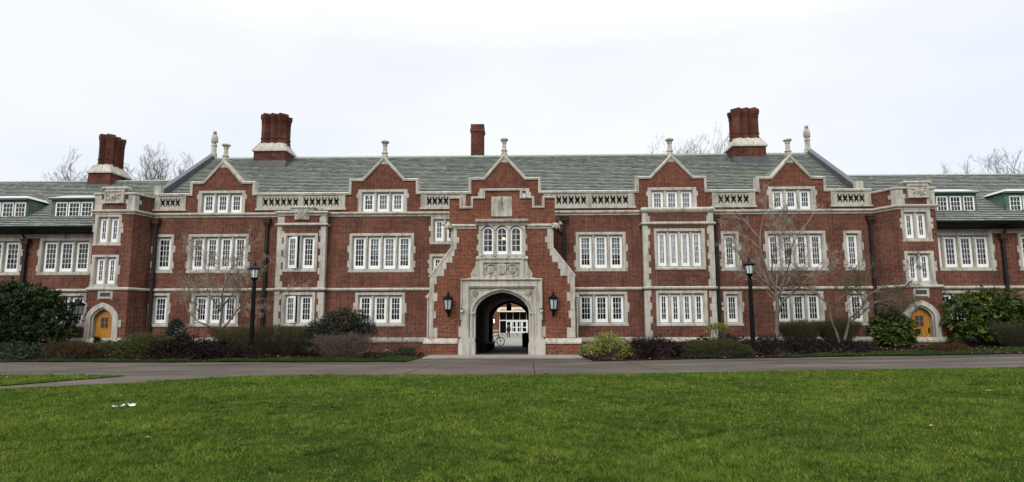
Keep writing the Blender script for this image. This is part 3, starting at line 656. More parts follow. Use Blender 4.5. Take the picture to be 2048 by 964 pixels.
# sloping copings and stepped quoins
for s in (-1, 1):
    def mir(pts): return [(x*s, z) for x, z in pts]
    MB().prism(mir([(3.90, 4.20), (3.98, 4.26), (2.80, 5.78), (2.72, 5.70)]), 'y', YP-.06, -.0).build('raking_coping', 'stone', porch)
    z = .95; k = 0
    for h in (.55, .48, .42, .50, .46, .46, .46, .34):
        w = (.42, .20, .32, .22, .40, .22, .36, .24)[k]; zt = min(z+h, 4.25)
        MB().box(*sorted((3.905*s, (3.88-w)*s)), YP-.025, YP+.34, z+.004, zt-.004).build('quoin_stone', 'stone', porch); z += h; k += 1
        if z > 4.2: break
    sl = (3.88-2.76)/(5.7-4.25)
    for q, (za, zb, w) in enumerate(((4.25, 4.62, .74), (4.62, 4.98, .58), (4.98, 5.34, .62), (5.34, 5.70, .46))):
        xo0, xo1 = 3.86-(za-4.25)*sl, 3.86-(zb-4.25)*sl; xin = 3.88-(za-4.25)*sl-w
        MB().prism(mir([(xin, za+.004), (xo0, za+.004), (xo1, zb-.004), (xin, zb-.004)]), 'y', YP-.03, YP+.3).build('quoin_stone', 'stone', porch)
    for za, zb, w in ((5.70, 6.06, .30), (6.06, 6.38, .42), (6.38, 6.84, .30)): MB().box(*sorted((2.785*s, (2.76-w)*s)), YP-.025, YP+.3, za+.004, zb-.004).build('quoin_stone', 'stone', porch)
    # grotesque crouching at the end of the cornice
    gx_ = 2.92*s; G = MB()
    G.blob((gx_, YP-.16, 6.98), (.30, .16, .17), 10, 7, rot=-.35*s); G.blob((gx_+.27*s, YP-.18, 7.10), (.13, .13, .12), 8, 6); G.blob((gx_+.37*s, YP-.2, 7.05), (.09, .07, .06), 7, 5)
    G.blob((gx_+.18*s, YP-.24, 6.84), (.07, .07, .16), 7, 5, rot=.5*s); G.blob((gx_+.02*s, YP-.26, 6.82), (.08, .08, .12), 7, 5); G.blob((gx_-.2*s, YP-.2, 6.86), (.14, .12, .10), 7, 5)
    G.tube([(gx_+.22*s, YP-.12, 7.2), (gx_+.2*s, YP-.1, 7.27)], [.04, .01], 5); G.tube([(gx_+.3*s, YP-.24, 7.2), (gx_+.29*s, YP-.25, 7.27)], [.04, .01], 5)
    G.v = [(gx_+.12*s+(x-gx_-.12*s)*.78, YP-.12+(y-YP+.12)*.8, 6.95+(z-6.95)*.78) for x, y, z in G.v]
    G.build('grotesque', 'stone_dark', B, smooth=True)
for a, b in ((-2.98, -1.36), (1.36, 2.98)): MB().prism([(YP+.05, 6.80), (YP-.05, 6.82), (YP-.07, 6.90), (YP-.14, 6.95), (YP-.15, 7.02), (YP+.02, 7.10), (YP+.05, 7.1)], 'x', a, b).build('porch_cornice', 'stone', porch)
for a, b in ((-4.2, -2.36), (2.30, 4.22)): MB().prism([(YP+.1, .62), (YP-.20, .64), (YP-.21, .72), (YP-.14, .78), (YP-.04, .93), (YP+.1, .93)], 'x', a, b).build('porch_plinth_course', 'stone', porch)
# sundial
sd_ = MB().box(-.58, .55, YP-.05, YP+.1, 7.50, 8.60).build('sundial', 'stone', B)
for i in range(-6, 7):
    a = R(i*14.5); r0, r1 = .16, .52+.06*abs(math.sin(a*2))
    xa, za, xb, zb = -.015+math.sin(a)*r0, 8.44-math.cos(a)*r0, -.015+math.sin(a)*r1*1.02, 8.44-math.cos(a)*r1*1.35
    MB().tube([(xa, YP-.053, za), (xb, YP-.053, max(7.56, zb))], .016, 4).build('hour_line', 'stone_dark', sd_, uv=False)
MB().tube([(-.015, YP-.06, 8.52), (-.015, YP-.36, 7.93)], [.022, .016], 6).tube([(-.015, YP-.36, 7.93), (-.015, YP-.05, 7.86)], .012, 5).blob((-.015, YP-.07, 8.50), (.045, .04, .045), 7, 5).build('gnomon', 'bronze', sd_)
MB().prism([(-.05, 7.86), (.02, 7.86), (.07, 7.60), (-.1, 7.60)], 'y', YP-.065, YP-.03).build('verdigris_streak', 'verdigris', sd_)
# oriel window over the arch: three round-headed lights
ori = MB(); xs_ = [-1.14+.76*i for i in range(4)]
hls = []
for i in range(3):
    c = (xs_[i]+xs_[i+1])/2; hls.append([(c-.30, 5.42), (c+.30, 5.42)]+arch(.30, 6.72, 6.98, c, .1, 8)[::-1])
ori.slab([(-1.27, 5.20), (1.27, 5.20), (1.27, 7.06), (-1.27, 7.06)], hls, YP-.10, YP+.12)
ow_ = ori.build('oriel_window', 'stone', B)
for i in range(3):
    c = (xs_[i]+xs_[i+1])/2; A_ = arch(.30, 6.70, 6.95, c, .1, 8)[::-1]; I_ = arch(.215, 6.66, 6.86, c, .1, 8)[::-1]
    s2 = MB().slab([(c-.30, 5.42), (c+.30, 5.42)]+A_, [[(c-.215, 5.60), (c+.215, 5.60)]+I_], YP+.0, YP+.05)
    s2.box(c-.011, c+.011, YP+.006, YP+.04, 5.60, 6.86)
    for z in (5.90, 6.21, 6.53): s2.box(c-.215, c+.215, YP+.008, YP+.04, z-.011, z+.011)
    s2.build('sash', 'white', ow_)
    MB().quad((c-.22, YP+.03, 5.58), (c+.22, YP+.036, 5.58), (c+.22, YP+.03, 6.88), (c-.22, YP+.034, 6.88)).build('pane', 'glass', ow_, uv=False, normals=False)
    MB().box(c-.28, c-.02 if i != 1 else c-.14, YP+.3, YP+.31, 5.45, 6.9).build('curtain', 'curtain', ow_, uv=False)
    MB().tube([(p[0], YP-.10, p[1]) for p in arch(.345, 6.70, 7.03, c, .1, 8)], .035, 6).build('hood_mould', 'stone', ow_)
MB().blob((.06, YP+.75, 6.38), (.11, .11, .08), 10, 6).build('ceiling_lamp', 'lamp_warm', ow_, smooth=True)
for x in xs_: MB().lathe((x, YP-.10, 5.30), [(.07, 0), (.07, .12), (.045, .16), (.045, 1.40), (.07, 1.43), (.07, 1.5)], 8).build('mullion', 'stone', ow_)
MB().prism([(YP+.05, 6.98), (YP-.14, 7.0), (YP-.18, 7.12), (YP-.30, 7.18), (YP-.32, 7.28), (YP-.02, 7.36), (YP+.05, 7.36)], 'x', -1.44, 1.44).build('head_cornice', 'stone_dark', ow_)
MB().prism([(YP+.05, 5.05), (YP-.10, 5.06), (YP-.20, 5.14), (YP-.21, 5.22), (YP-.02, 5.33), (YP+.05, 5.33)], 'x', -1.40, 1.40).build('sill', 'stone_dark', ow_)
for s in (-1, 1):
    for za, zb, e in ((5.62, 5.95, .10), (6.25, 6.52, .08)): MB().box(*sorted((1.22*s, (1.27+e)*s)), YP-.03, YP+.1, za, zb).build('quoin_stone', 'stone', ow_)
# stone portal
por = MB().slab([(-2.17, .9), (-1.75, .9), (-1.75, 3.62), (1.75, 3.62), (1.75, .9), (2.12, .9), (2.12, 4.05), (-2.17, 4.05)], [], YP-.16, YP+.2).build('portal', 'stone', B)
def ringarch(ho, zo, ao, hi, zi, ai, y0, y1, name, mt='stone', zb=.9):
    MB().slab([(-ho, zb)]+arch(ho, zo, ao)+[(ho, zb), (hi, zb)]+arch(hi, zi, ai)[::-1]+[(-hi, zb)], [], y0, y1).build(name, mt, por)
MB().slab([(-1.76, .9), (-1.76, 3.63), (1.76, 3.63), (1.76, .9), (1.66, .9)]+arch(1.66, 2.35, 3.55)[::-1]+[(-1.66, .9)], [], YP-.04, YP+.2).build('spandrel', 'stone', por)
ringarch(1.70, 2.35, 3.575, 1.60, 2.33, 3.52, YP-.10, YP+.2, 'arch_moulding'); ringarch(1.62, 2.33, 3.53, 1.53, 2.31, 3.47, YP-.03, YP+.2, 'arch_moulding', 'stone_dark'); ringarch(1.56, 2.32, 3.50, 1.43, 2.30, 3.39, YP+.06, YP+.45, 'arch_moulding')
MB().strip([(-1.80, .95), (-1.80, 3.68), (1.80, 3.68), (1.80, .95)], .07, YP-.215, YP-.1).build('label_mould', 'stone', por)
MB().strip([(-2.13, 1.9), (-2.13, 4.01), (2.08, 4.01), (2.08, 1.9)], .09, YP-.24, YP, .03).build('drip_mould', 'stone', por)
for s in (-1, 1):
    MB().box(*sorted((1.44*s, 2.30*s)), YP-.30, YP+.45, -.1, .82).prism([(1.44*s, .82), (2.30*s, .82), (2.18*s, .98), (1.44*s, .98)], 'y', YP-.26, YP+.4).build('base_block', 'stone', por)
    MB().box(*sorted((1.40*s, 1.72*s)), YP-.36, YP+.3, -.1, .62).prism([(1.40*s, .62), (1.72*s, .62), (1.66*s, .75), (1.44*s, .75)], 'y', YP-.32, YP+.3).build('base_block', 'stone', por)
    MB().box(*sorted((1.47*s, 1.80*s)), YP-.13, YP+.2, 2.22, 2.30).build('capital', 'stone', por)
    for za, zb in ((1.0, 1.55),): MB().box(*sorted((2.1*s, 2.32*s)), YP-.03, YP+.1, za, zb).build('quoin_stone', 'stone', por)
    # leafy carving in the spandrels
    cx_, cz_ = 1.42*s, 3.33
    cv = MB().tube([(cx_+.15*math.cos(a), YP-.05, cz_+.15*math.sin(a)) for a in np.linspace(0, 2*math.pi, 13)], .03, 5)
    cv.blob((cx_, YP-.05, cz_), (.07, .05, .07), 8, 5)
    for q in range(5): a = q*1.256; cv.blob((cx_+.09*math.cos(a), YP-.05, cz_+.09*math.sin(a)), (.045, .035, .045), 6, 4)
    for q in range(9):
        t = q/8; cv.blob((cx_-s*(.22+.75*t), YP-.045, 3.50-.03*math.sin(q*2.)+.03*t), (.06, .035, .035), 6, 4, rot=q)
    for q in range(5): cv.blob((1.62*s-.03*s*(q % 2), YP-.045, 3.1-.12*q), (.045, .035, .06), 6, 4, rot=q*.8)
    cv.build('leaf_carving', 'stone_dark', por, smooth=True)
# armorial panel with scrolls
arm = MB().slab([(-1.22, 4.08), (1.18, 4.08), (1.18, 5.10), (-1.22, 5.10)], [[(-1.0, 4.22), (.96, 4.22), (.96, 4.96), (-1.0, 4.96)]], YP-.17, YP+.1)
arm.box(-1.02, .98, YP-.06, YP+.1, 4.20, 4.98); arm = arm.build('armorial_panel', 'stone', B)
def shield(cx, cz, w, h, name='shield'):
    n = 10; pts = [(cx-w, cz+h), (cx+w, cz+h)]+[(cx+w*math.cos(a)**.7 if a < math.pi/2 else cx-w*abs(math.cos(a))**.7, cz+h*.2-h*1.2*math.sin(a)) for a in np.linspace(.02, math.pi-.02, n)]
    MB().prism(pts, 'y', YP-.15, YP-.05).build(name, 'stone', arm)
shield(-.02, 4.62, .25, .27); shield(-.60, 4.58, .17, .18); shield(.56, 4.58, .17, .18)
cv = MB()
for s in (-1, 1):
    c = -.02+.58*s
    for q in range(9):
        a = math.pi*q/8; cv.blob((c+.27*math.cos(a), YP-.10, 4.66+.22*math.sin(a)), (.06, .06, .05), 6, 4, rot=a)
    for q in range(8): cv.blob((c+.3*math.sin(q*2.2), YP-.08, 4.26+.05*(q % 3)), (.07, .04, .04), 6, 4, rot=q*.7)
    for q in range(4): cv.blob((c+.30*s, YP-.08, 4.35+.09*q), (.045, .04, .05), 6, 4)
for q in range(7): cv.tube([(-.2, YP-.155, 4.8-.07*q), (-.08+.05*(q % 2), YP-.162, 4.78-.07*q), (.04, YP-.155, 4.80-.07*q), (.16, YP-.155, 4.78-.07*q)], .014, 4)
for q in range(6): cv.blob((-.02+.1*math.sin(q*1.7), YP-.12, 4.92+.01*(q % 2)), (.06, .05, .035), 6, 4, rot=q)
for s in (-1, 1):
    for q in range(3): cv.tube([(-.02+.58*s-.1, YP-.155, 4.66-.08*q), (-.02+.58*s+.1, YP-.155, 4.66-.08*q)], .012, 4)
cv.build('carving', 'stone', arm, smooth=True)
for s in (-1, 1):
    x0 = (1.20 if s > 0 else 1.24)
    q = [(x0, 4.12), (x0+.42, 4.12), (x0+.44, 4.3), (x0+.36, 4.48), (x0+.24, 4.66), (x0+.16, 4.88), (x0+.14, 5.06), (x0, 5.08)]
    MB().prism([(x*s, z) for x, z in q], 'y', YP-.10, YP+.1).build('scroll', 'stone', arm)
    MB().tube([((x0+.24+.15*(1-t/9.)*math.cos(t*1.1))*s, YP-.10, 4.30+.15*(1-t/9.)*math.sin(t*1.1)) for t in range(9)], .03, 5).tube([((x+.0)*s, YP-.10, z) for x, z in q[2:7]], .03, 5).build('volute', 'stone', arm)
    MB().box(*sorted((1.15*s, (x0+.58)*s)), YP-.14, YP+.1, 4.07, 4.15).build('ledge', 'stone', arm)
# the vaulted passage
A2 = [(-1.62, -.1)]+arch(1.62, 2.25, 3.50)+[(1.62, -.1)]
V = [(x, YP+.44, z) for x, z in A2]+[(x, 14.0, z) for x, z in A2]; n = len(A2)
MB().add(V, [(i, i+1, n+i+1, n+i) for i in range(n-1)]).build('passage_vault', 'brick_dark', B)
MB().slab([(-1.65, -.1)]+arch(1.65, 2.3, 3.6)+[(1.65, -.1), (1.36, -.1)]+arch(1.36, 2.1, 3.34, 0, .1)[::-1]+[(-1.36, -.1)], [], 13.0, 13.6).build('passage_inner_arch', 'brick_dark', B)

# ------------------------------------------------ turrets
def turret(T, wx, inner_x, sgn):
    x0, x1, Y = T
    wins = [(wx[0], wx[1], 6.13, 7.90, 2, 3), (wx[0], wx[1], 3.77, 5.60, 2, 4)]
    dc = (wx[2]+wx[3])/2; hw = (wx[3]-wx[2])/2; dcut = [(dc-hw-.1, .35), (dc-hw-.1, 2.0)]+[(dc+p, q) for p, q in arch(hw+.1, 2.0, 2.66, 0, .3, 6)][1:-1]+[(dc+hw+.1, 2.0), (dc+hw+.1, .35)]
    w = MB(); w.slab([(x0, -.3), (x0, 3.7), (x1, 3.7), (x1, -.3), (dc+hw+.1, -.3)]+dcut[::-1]+[(dc-hw-.1, -.3)], [], Y, Y+.35, back=False)
    w.gridwall(x0, x1, 3.7, 9.02, [hole(*q[:4]) for q in wins], Y, .35)
    ie = (XL, 0.) if sgn < 0 else (XR, 0.); fx = x1 if sgn < 0 else x0; oxx = x0 if sgn < 0 else x1
    w.quad((fx, Y, -.3), (ie[0], ie[1]+.02, -.3), (ie[0], ie[1]+.02, 9.06), (fx, Y, 9.06)).quad((oxx, Y, -.3), (oxx, .5, -.3), (oxx, .5, 9.06), (oxx, Y, 9.06))
    w.quad((oxx, .5, 6.5), (ie[0], .5, 6.5), (ie[0], .5, 9.06), (oxx, .5, 9.06))
    tw = w.build('turret_wall', 'brick', B)
    MB().add([(x0, Y, 8.9), (x1, Y, 8.9), (ie[0], .5, 8.9), (oxx, .5, 8.9)], [(0, 1, 2, 3)]).build('turret_roof', 'lead_pale', B, uv=False)
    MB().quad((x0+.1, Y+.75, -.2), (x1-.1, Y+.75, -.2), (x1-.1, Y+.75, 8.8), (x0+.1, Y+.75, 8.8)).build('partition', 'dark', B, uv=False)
    pth = [(TL[0], .5), (TL[0], Y), (TL[1], Y), (XL, .1)] if sgn < 0 else [(XR, .1), (TR[0], Y), (TR[1], Y), (TR[1], .5)]
    MB().sweep(pth, [(-.25, 9.04), (.06, 9.04), (.09, 9.10), (.07, 9.16), (-.08, 9.20), (-.28, 9.20)]).build('turret_coping', 'stone', B)
    for q in wins: window(*q, cols=2, Y=Y, sw=.22, mul=.17, teeth=1, head=.18)
    # corner stones of the parapet stage
    for xc, sd in ((x0, -1), (x1, 1)):
        z = 8.2
        for h, wd in ((.33, .42), (.24, .50), (.27, .36)): MB().box(*((xc-.022, xc+wd) if sd < 0 else (xc-wd, xc+.022)), Y-.022, Y+.25, z+.003, z+h-.003).build('quoin_stone', 'stone', tw); z += h
    fx2 = fx; dv = Vector((ie[0]-fx, ie[1]-Y, 0)).normalized(); nv = Vector((-dv.y, dv.x, 0)); nv = nv if nv.y < 0 else -nv
    for za, zb, ln in ((8.2, 8.53, .30), (8.53, 8.77, .46), (8.77, 9.04, .30)):
        a = Vector((fx, Y, 0))+nv*.022; b_ = a+dv*ln; c_ = b_-nv*.2; d_ = a-nv*.2
        MB().prism([(p.x, p.y) for p in (a, b_, c_, d_)], 'z', za+.003, zb-.003).build('quoin_stone', 'stone', tw)
    # carved beast panel rising above the coping
    pc = (x0+x1)/2+(-.02 if sgn < 0 else .14); cp = MB().box(pc-.58, pc+.58, Y-.07, Y+.2, 8.52, 9.36).build('carved_panel', 'stone', B)
    MB().sweep([(pc-.68, Y+.3), (pc-.68, Y-.02), (pc+.68, Y-.02), (pc+.68, Y+.3)], [(0, 9.30), (.07, 9.36), (.10, 9.40), (.10, 9.45), (-.02, 9.52), (-.3, 9.52)]).build('crest', 'stone', cp)
    MB().slab([(pc-.56, 8.55), (pc+.56, 8.55), (pc+.56, 9.28), (pc-.56, 9.28)], [[(pc-.47, 8.63), (pc+.47, 8.63), (pc+.47, 9.21), (pc-.47, 9.21)]], Y-.125, Y-.05).build('panel_frame', 'stone', cp)
    c = MB(); f = -sgn; yb = Y-.085
    c.blob((pc-.02*f, yb, 8.94), (.27, .05, .10), 9, 6, rot=.35*f); c.blob((pc+.22*f, yb, 9.06), (.11, .05, .09), 8, 5); c.blob((pc+.32*f, yb, 9.04), (.07, .04, .05), 7, 4)
    for px, pz, qx, qz in ((.12, 8.98, .28, 8.78), (.05, 8.92, .02, 8.70), (-.18, 8.86, -.10, 8.68), (-.22, 8.86, -.36, 8.70)): c.tube([(pc+px*f, yb, pz), (pc+qx*f, yb, qz)], [.05, .03], 6)
    c.tube([(pc-.26*f, yb, 8.88), (pc-.40*f, yb, 9.0), (pc-.36*f, yb, 9.14)], [.03, .025, .035], 6)
    c.build('beast_relief', 'stone_dark', cp, smooth=True)
    # doorway
    so = hw+.40; zo = 2.92
    sur = MB().slab([(dc-so, .3), (dc-so, 1.95)]+[(dc+p, q) for p, q in arch(so, 1.95, zo, 0, .22, 8)][1:-1]+[(dc+so, 1.95), (dc+so, .3), (dc+hw+.10, .3)]+[(dc+p, q) for p, q in arch(hw+.10, 2.0, 2.66, 0, .3, 8)][::-1]+[(dc-hw-.10, .3)], [], Y-.06, Y+.2).build('door_surround', 'stone', B)
    MB().slab([(dc-hw-.14, .3)]+[(dc+p, q) for p, q in arch(hw+.14, 2.02, 2.70, 0, .3, 8)]+[(dc+hw+.14, .3), (dc+hw, .3)]+[(dc+p, q) for p, q in arch(hw, 1.98, 2.56, 0, .3, 8)][::-1]+[(dc-hw, .3)], [], Y+.03, Y+.33).build('inner_moulding', 'stone_dark', sur)
    for s in (-1, 1):
        for za, zb, e in ((.3, .72, .14), (1.55, 1.95, .16)): MB().box(*sorted((dc+so*s-.05*s, dc+(so+e)*s)), Y-.04, Y+.1, za, zb).build('quoin_stone', 'stone', sur)
    np_ = 5; door = MB().slab([(dc-hw, .5)]+[(dc+p, q) for p, q in arch(hw, 1.98, 2.56, 0, .3, 8)]+[(dc+hw, .5)], [], Y+.285, Y+.33).build('door', 'wood', B)
    for i in range(np_):
        xa, xb = dc-hw+2*hw*i/np_+.006, dc-hw+2*hw*(i+1)/np_-.006
        def top(x): return float(np.interp(x, [p[0] for p in arch(hw, 1.98, 2.56, dc, .3, 8)], [p[1] for p in arch(hw, 1.98, 2.56, dc, .3, 8)]))-.01
        MB().prism([(xa, .5), (xb, .5), (xb, top(xb)), ((xa+xb)/2, top((xa+xb)/2)), (xa, top(xa))], 'y', Y+.255, Y+.29).build('plank', 'wood', door)
    wz0, wz1, ww = 1.52, 2.10, .21
    MB().box(dc-ww-.05, dc+ww+.05, Y+.235, Y+.26, wz0-.05, wz1+.05).build('window_frame', 'wood', door)
    for i in (0, 1):
        for j in (0, 1): MB().box(dc-ww+i*(ww+.015), dc-.015+i*(ww+.015), Y+.228, Y+.24, wz0+j*.30, wz0+.275+j*.30).build('pane', 'plaque', door)
    MB().box(dc+hw-.13, dc+hw-.05, Y+.235, Y+.26, 1.15, 1.45).tube([(dc+hw-.09, Y+.2, 1.2), (dc+hw-.09, Y+.17, 1.3), (dc+hw-.09, Y+.2, 1.4)], .015, 6).build('handle', 'iron', door)
    pq = MB().slab([(dc-.42+.08, 3.14), (dc+.42+.08, 3.14), (dc+.42+.08, 3.55), (dc-.42+.08, 3.55)], [[(dc-.30+.08, 3.24), (dc+.30+.08, 3.24), (dc+.30+.08, 3.47), (dc-.30+.08, 3.47)]], Y-.03, Y+.05).build('name_plaque', 'stone', B)
    MB().box(dc-.31+.08, dc+.31+.08, Y-.012, Y+.02, 3.23, 3.48).build('plate', 'plaque', pq)
    for s in (-1, 1): MB().box(*sorted((dc+.08+.36*s, dc+.08+.42*s)), Y-.028, Y+.05, 3.06, 3.14).build('drop', 'stone', pq)
    st_ = MB().box(dc-hw-.3, dc+hw+.3, Y-.5, Y+.3, .1, .5).build('doorstep', 'concrete', B)
turret(TL, (-23.17, -21.62, -22.86, -21.78), XL, -1)
turret(TR, (21.95, 23.52, 22.03, 23.17), XR, 1)

# ------------------------------------------------ wings
EA, SL = 7.40, .665
def wing(sgn):
    xa, xb = (-40, TL[0]) if sgn < 0 else (TR[1], 40)
    if sgn < 0: wins = [(-27.25, -24.12, 4.58, 6.74, 3, 5), (-31.60, -28.32, 4.58, 6.74, 3, 5), (-27.1, -24.2, 1.56, 3.50, 3, 4), (-31.4, -28.4, 1.56, 3.50, 3, 4)]
    else: wins = [(23.93, 27.66, 4.62, 6.78, 4, 5), (29.08, 32.5, 4.62, 6.78, 3, 5), (24.15, 27.36, 1.56, 3.50, 3, 4), (29.1, 32.3, 1.56, 3.50, 3, 4)]
    MB().gridwall(xa, xb, -.3, 7.0, [hole(*w[:4]) for w in wins], 0., .4).build('wing_wall', 'brick', B)
    for w in wins: window(*w, teeth=1+(w[2] > 4))
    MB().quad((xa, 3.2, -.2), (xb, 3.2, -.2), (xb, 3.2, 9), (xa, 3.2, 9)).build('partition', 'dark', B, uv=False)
    MB().prism([(.05, 6.74), (-.04, 6.74), (-.05, 6.86), (-.10, 6.90), (-.10, 6.97), (.05, 6.99)], 'x', xa, xb-(0 if sgn > 0 else .0)).build('frieze', 'stone_dark', B)
    MB().prism([(.1, 6.99), (-.12, 6.99), (-.64, 7.10), (-.64, 7.24), (.1, 7.3)], 'x', xa, xb).build('eaves', 'timber', B)
    MB().prism([(-.62, 7.12), (-.80, 7.14), (-.84, 7.30), (-.62, 7.30)], 'x', xa, xb).build('gutter', 'iron', B)
    xe = -20.55 if sgn < 0 else 20.55
    slates('roof', *(sorted((xa, xb)) if sgn < 0 else (xa, xb)), -.78, 7.32, 5.2, 11.30, extra=(xe, .55))
    # dormers
    if sgn < 0: ds = [(-27.0, -24.45, [(-26.78, -26.02), (-26.0, -25.26), (-25.24, -24.5)]), (-31.0, -28.5, [(-30.80, -30.06), (-30.04, -29.3), (-29.28, -28.56)])]
    else: ds = [(24.0, 27.2, [(24.12, 24.86), (24.92, 25.60), (25.68, 26.36), (26.44, 27.10)]), (28.86, 31.6, [(29.05, 29.76), (29.8, 30.5), (30.55, 31.25)])]
    for x0, x1, lts in ds:
        zb, zt, Y = 7.98, 9.10, .30; yb = -.78+(zt-7.32)/SL+.2
        d = MB().gridwall(x0, x1, zb-.05, zt, [(lts[0][0], lts[-1][1], zb+.04, zt-.12)], Y, .15)
        for x in (x0, x1): d.add([(x, Y, zb-.25), (x, Y, zt), (x, yb, zt), (x, yb, zt-.1)], [(0, 1, 2, 3)])
        d = d.build('dormer', 'copper', B)
        for x in (x0, x1):
            for yy in (Y+.02, Y+.5, Y+1.0): MB().box(x-.02, x+.02, yy, yy+.04, max(zb-.2, 7.32+(yy+.78)*SL-.1), zt).build('seam', 'copper', d)
        for (a, b_) in lts: light_parts(d, a, b_, zb+.04, zt-.13, Y-.12, 3, 3, st=.09, bot=.11, top=.08)
        for (a, b_), (c_, d_) in zip(lts, lts[1:]): MB().box(b_, c_, Y-.01, Y+.1, zb, zt-.1).build('post', 'copper', d)
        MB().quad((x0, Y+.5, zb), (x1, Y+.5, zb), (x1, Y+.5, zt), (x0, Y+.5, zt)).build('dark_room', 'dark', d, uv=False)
        MB().box(x0-.05, x1+.05, Y-.06, Y+.02, zb-.1, zb+.03).box(x0-.12, x1+.12, Y-.18, Y+.1, zt, zt+.08).build('fascia', 'copper', d)
        xm, k = (x0+x1)/2, .16
        MB().add([(x0-.16, Y-.22, zt+.08), (x1+.16, Y-.22, zt+.08), (x1+.16, yb+.1, zt+.08), (x0-.16, yb+.1, zt+.08), (x0+.45, Y+.5, zt+.36), (x1-.45, Y+.5, zt+.36), (x1-.45, yb+.5, zt+.36), (x0+.45, yb+.5, zt+.36)],
                 [(0, 1, 5, 4), (1, 2, 6, 5), (2, 3, 7, 6), (3, 0, 4, 7), (4, 5, 6, 7), (3, 2, 1, 0)]).build('dormer_roof', 'lead_pale', d, uv=False)

def slates(name, x0, x1, y0, z0, y1, z1, expo=.25, extra=None, ridge=True, skip=None):
    L_ = math.hypot(y1-y0, z1-z0); uy, uz = (y1-y0)/L_, (z1-z0)/L_; ny, nz_ = -uz, uy
    P = []; rr = []; mi = []; r = np.random.default_rng(int(abs(x0*7+y0*13))+3)
    nrow = int(L_/expo)
    for j in range(nrow+1):
        s0, s1 = j*expo, min(j*expo+expo*1.12, L_)
        if s0 >= L_: break
        y_mid = y0+uy*s0
        a, b = x0, x1
        if extra and y_mid > extra[1]:      # the slope runs on behind the turret to the taller block's end
            a, b = min(a, extra[0]), max(b, extra[0])
        x = a-r.uniform(0, .3); tone = r.uniform(-.10, .10); run = 0; rt2 = 0.
        while x < b:
            w = r.uniform(.24, .44); xa, xb = max(a, x), min(b, x+w-.008); x += w
            if xb <= xa: continue
            if skip and skip((xa+xb)/2, y_mid): continue
            th = .075+r.uniform(-.008, .010); ds = r.uniform(-.005, .005)+(r.uniform(-.04, .0) if r.random() < .02 else 0.); t2 = th+r.uniform(-.006, .006)
            if run <= 0: run = int(r.integers(2, 9)); rt2 = r.normal(0, .12)
            run -= 1
            def pt(xx, s, h): return (xx, y0+uy*s+ny*h, z0+uz*s+nz_*h)
            ce = np.clip(r.normal(.5, .13)+tone+rt2, 0, 1); sm = s0+ds+(s1-s0)*.34; hm = th*.66+.002; h2 = t2*.66+.002
            P.append([pt(xa, sm, hm), pt(xb, sm, h2), pt(xb, s1, .006), pt(xa, s1, .006)]); rr.append(ce); mi.append(0)
            P.append([pt(xa, s0+ds, th), pt(xb, s0+ds, t2), pt(xb, sm, h2), pt(xa, sm, hm)]); rr.append(ce if r.random() < .06 else r.uniform(.3, .9)); mi.append(0 if rr[-1] == ce else 1)
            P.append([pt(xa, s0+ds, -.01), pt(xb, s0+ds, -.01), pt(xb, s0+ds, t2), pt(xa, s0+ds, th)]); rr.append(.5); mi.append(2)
    xa, xb = (min(x0, extra[0]), max(x1, extra[0])) if extra else (x0, x1)
    rf = MB()
    rf.quad((x0, y0, z0-.02), (x1, y0, z0-.02), (x1, y1, z1-.02), (x0, y1, z1-.02)).quad((xa, y1, z1-.02), (xb, y1, z1-.02), (xb, 2*y1-y0, z0), (xa, 2*y1-y0, z0))
    if extra:
        ye, ze = extra[1], z0+(extra[1]-y0)*uz/uy-.025; e0, e1 = (x1, extra[0]) if extra[0] > x1 else (extra[0], x0)
        rf.quad((e0, ye, ze), (e1, ye, ze), (e1, y1, z1-.025), (e0, y1, z1-.025))
    rf = rf.build(name, 'lead', B, uv=False)
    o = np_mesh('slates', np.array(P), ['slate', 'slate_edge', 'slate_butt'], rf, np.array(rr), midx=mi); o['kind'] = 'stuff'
    if ridge:   # overlapping ridge tiles
        proto = None; x = xa+.2; k = 0
        while x < xb:
            if proto is None:
                proto = MB().prism([(-.16, -.12), (-.15, -.03), (-.06, .055), (.06, .055), (.15, -.03), (.16, -.12)], 'x', -.21, .21).build('ridge_tile', 'slate_ridge', rf); o = proto
            else: o = link(proto.copy(), rf)
            o.location = (x, y1, z1+.03); o.rotation_euler = (0, R(-3+1.5*math.sin(k*2.1)), 0); x += .40; k += 1
    return rf
M['slate_ridge'] = mat_noise('ridge_tile_green', (.17, .215, .18), (.27, .33, .27), 3, .7, .3, 12, .3)
wing(-1); wing(1)
slates('roof', -20.5, 20.5, .42, 9.10, 6.5, 13.17)

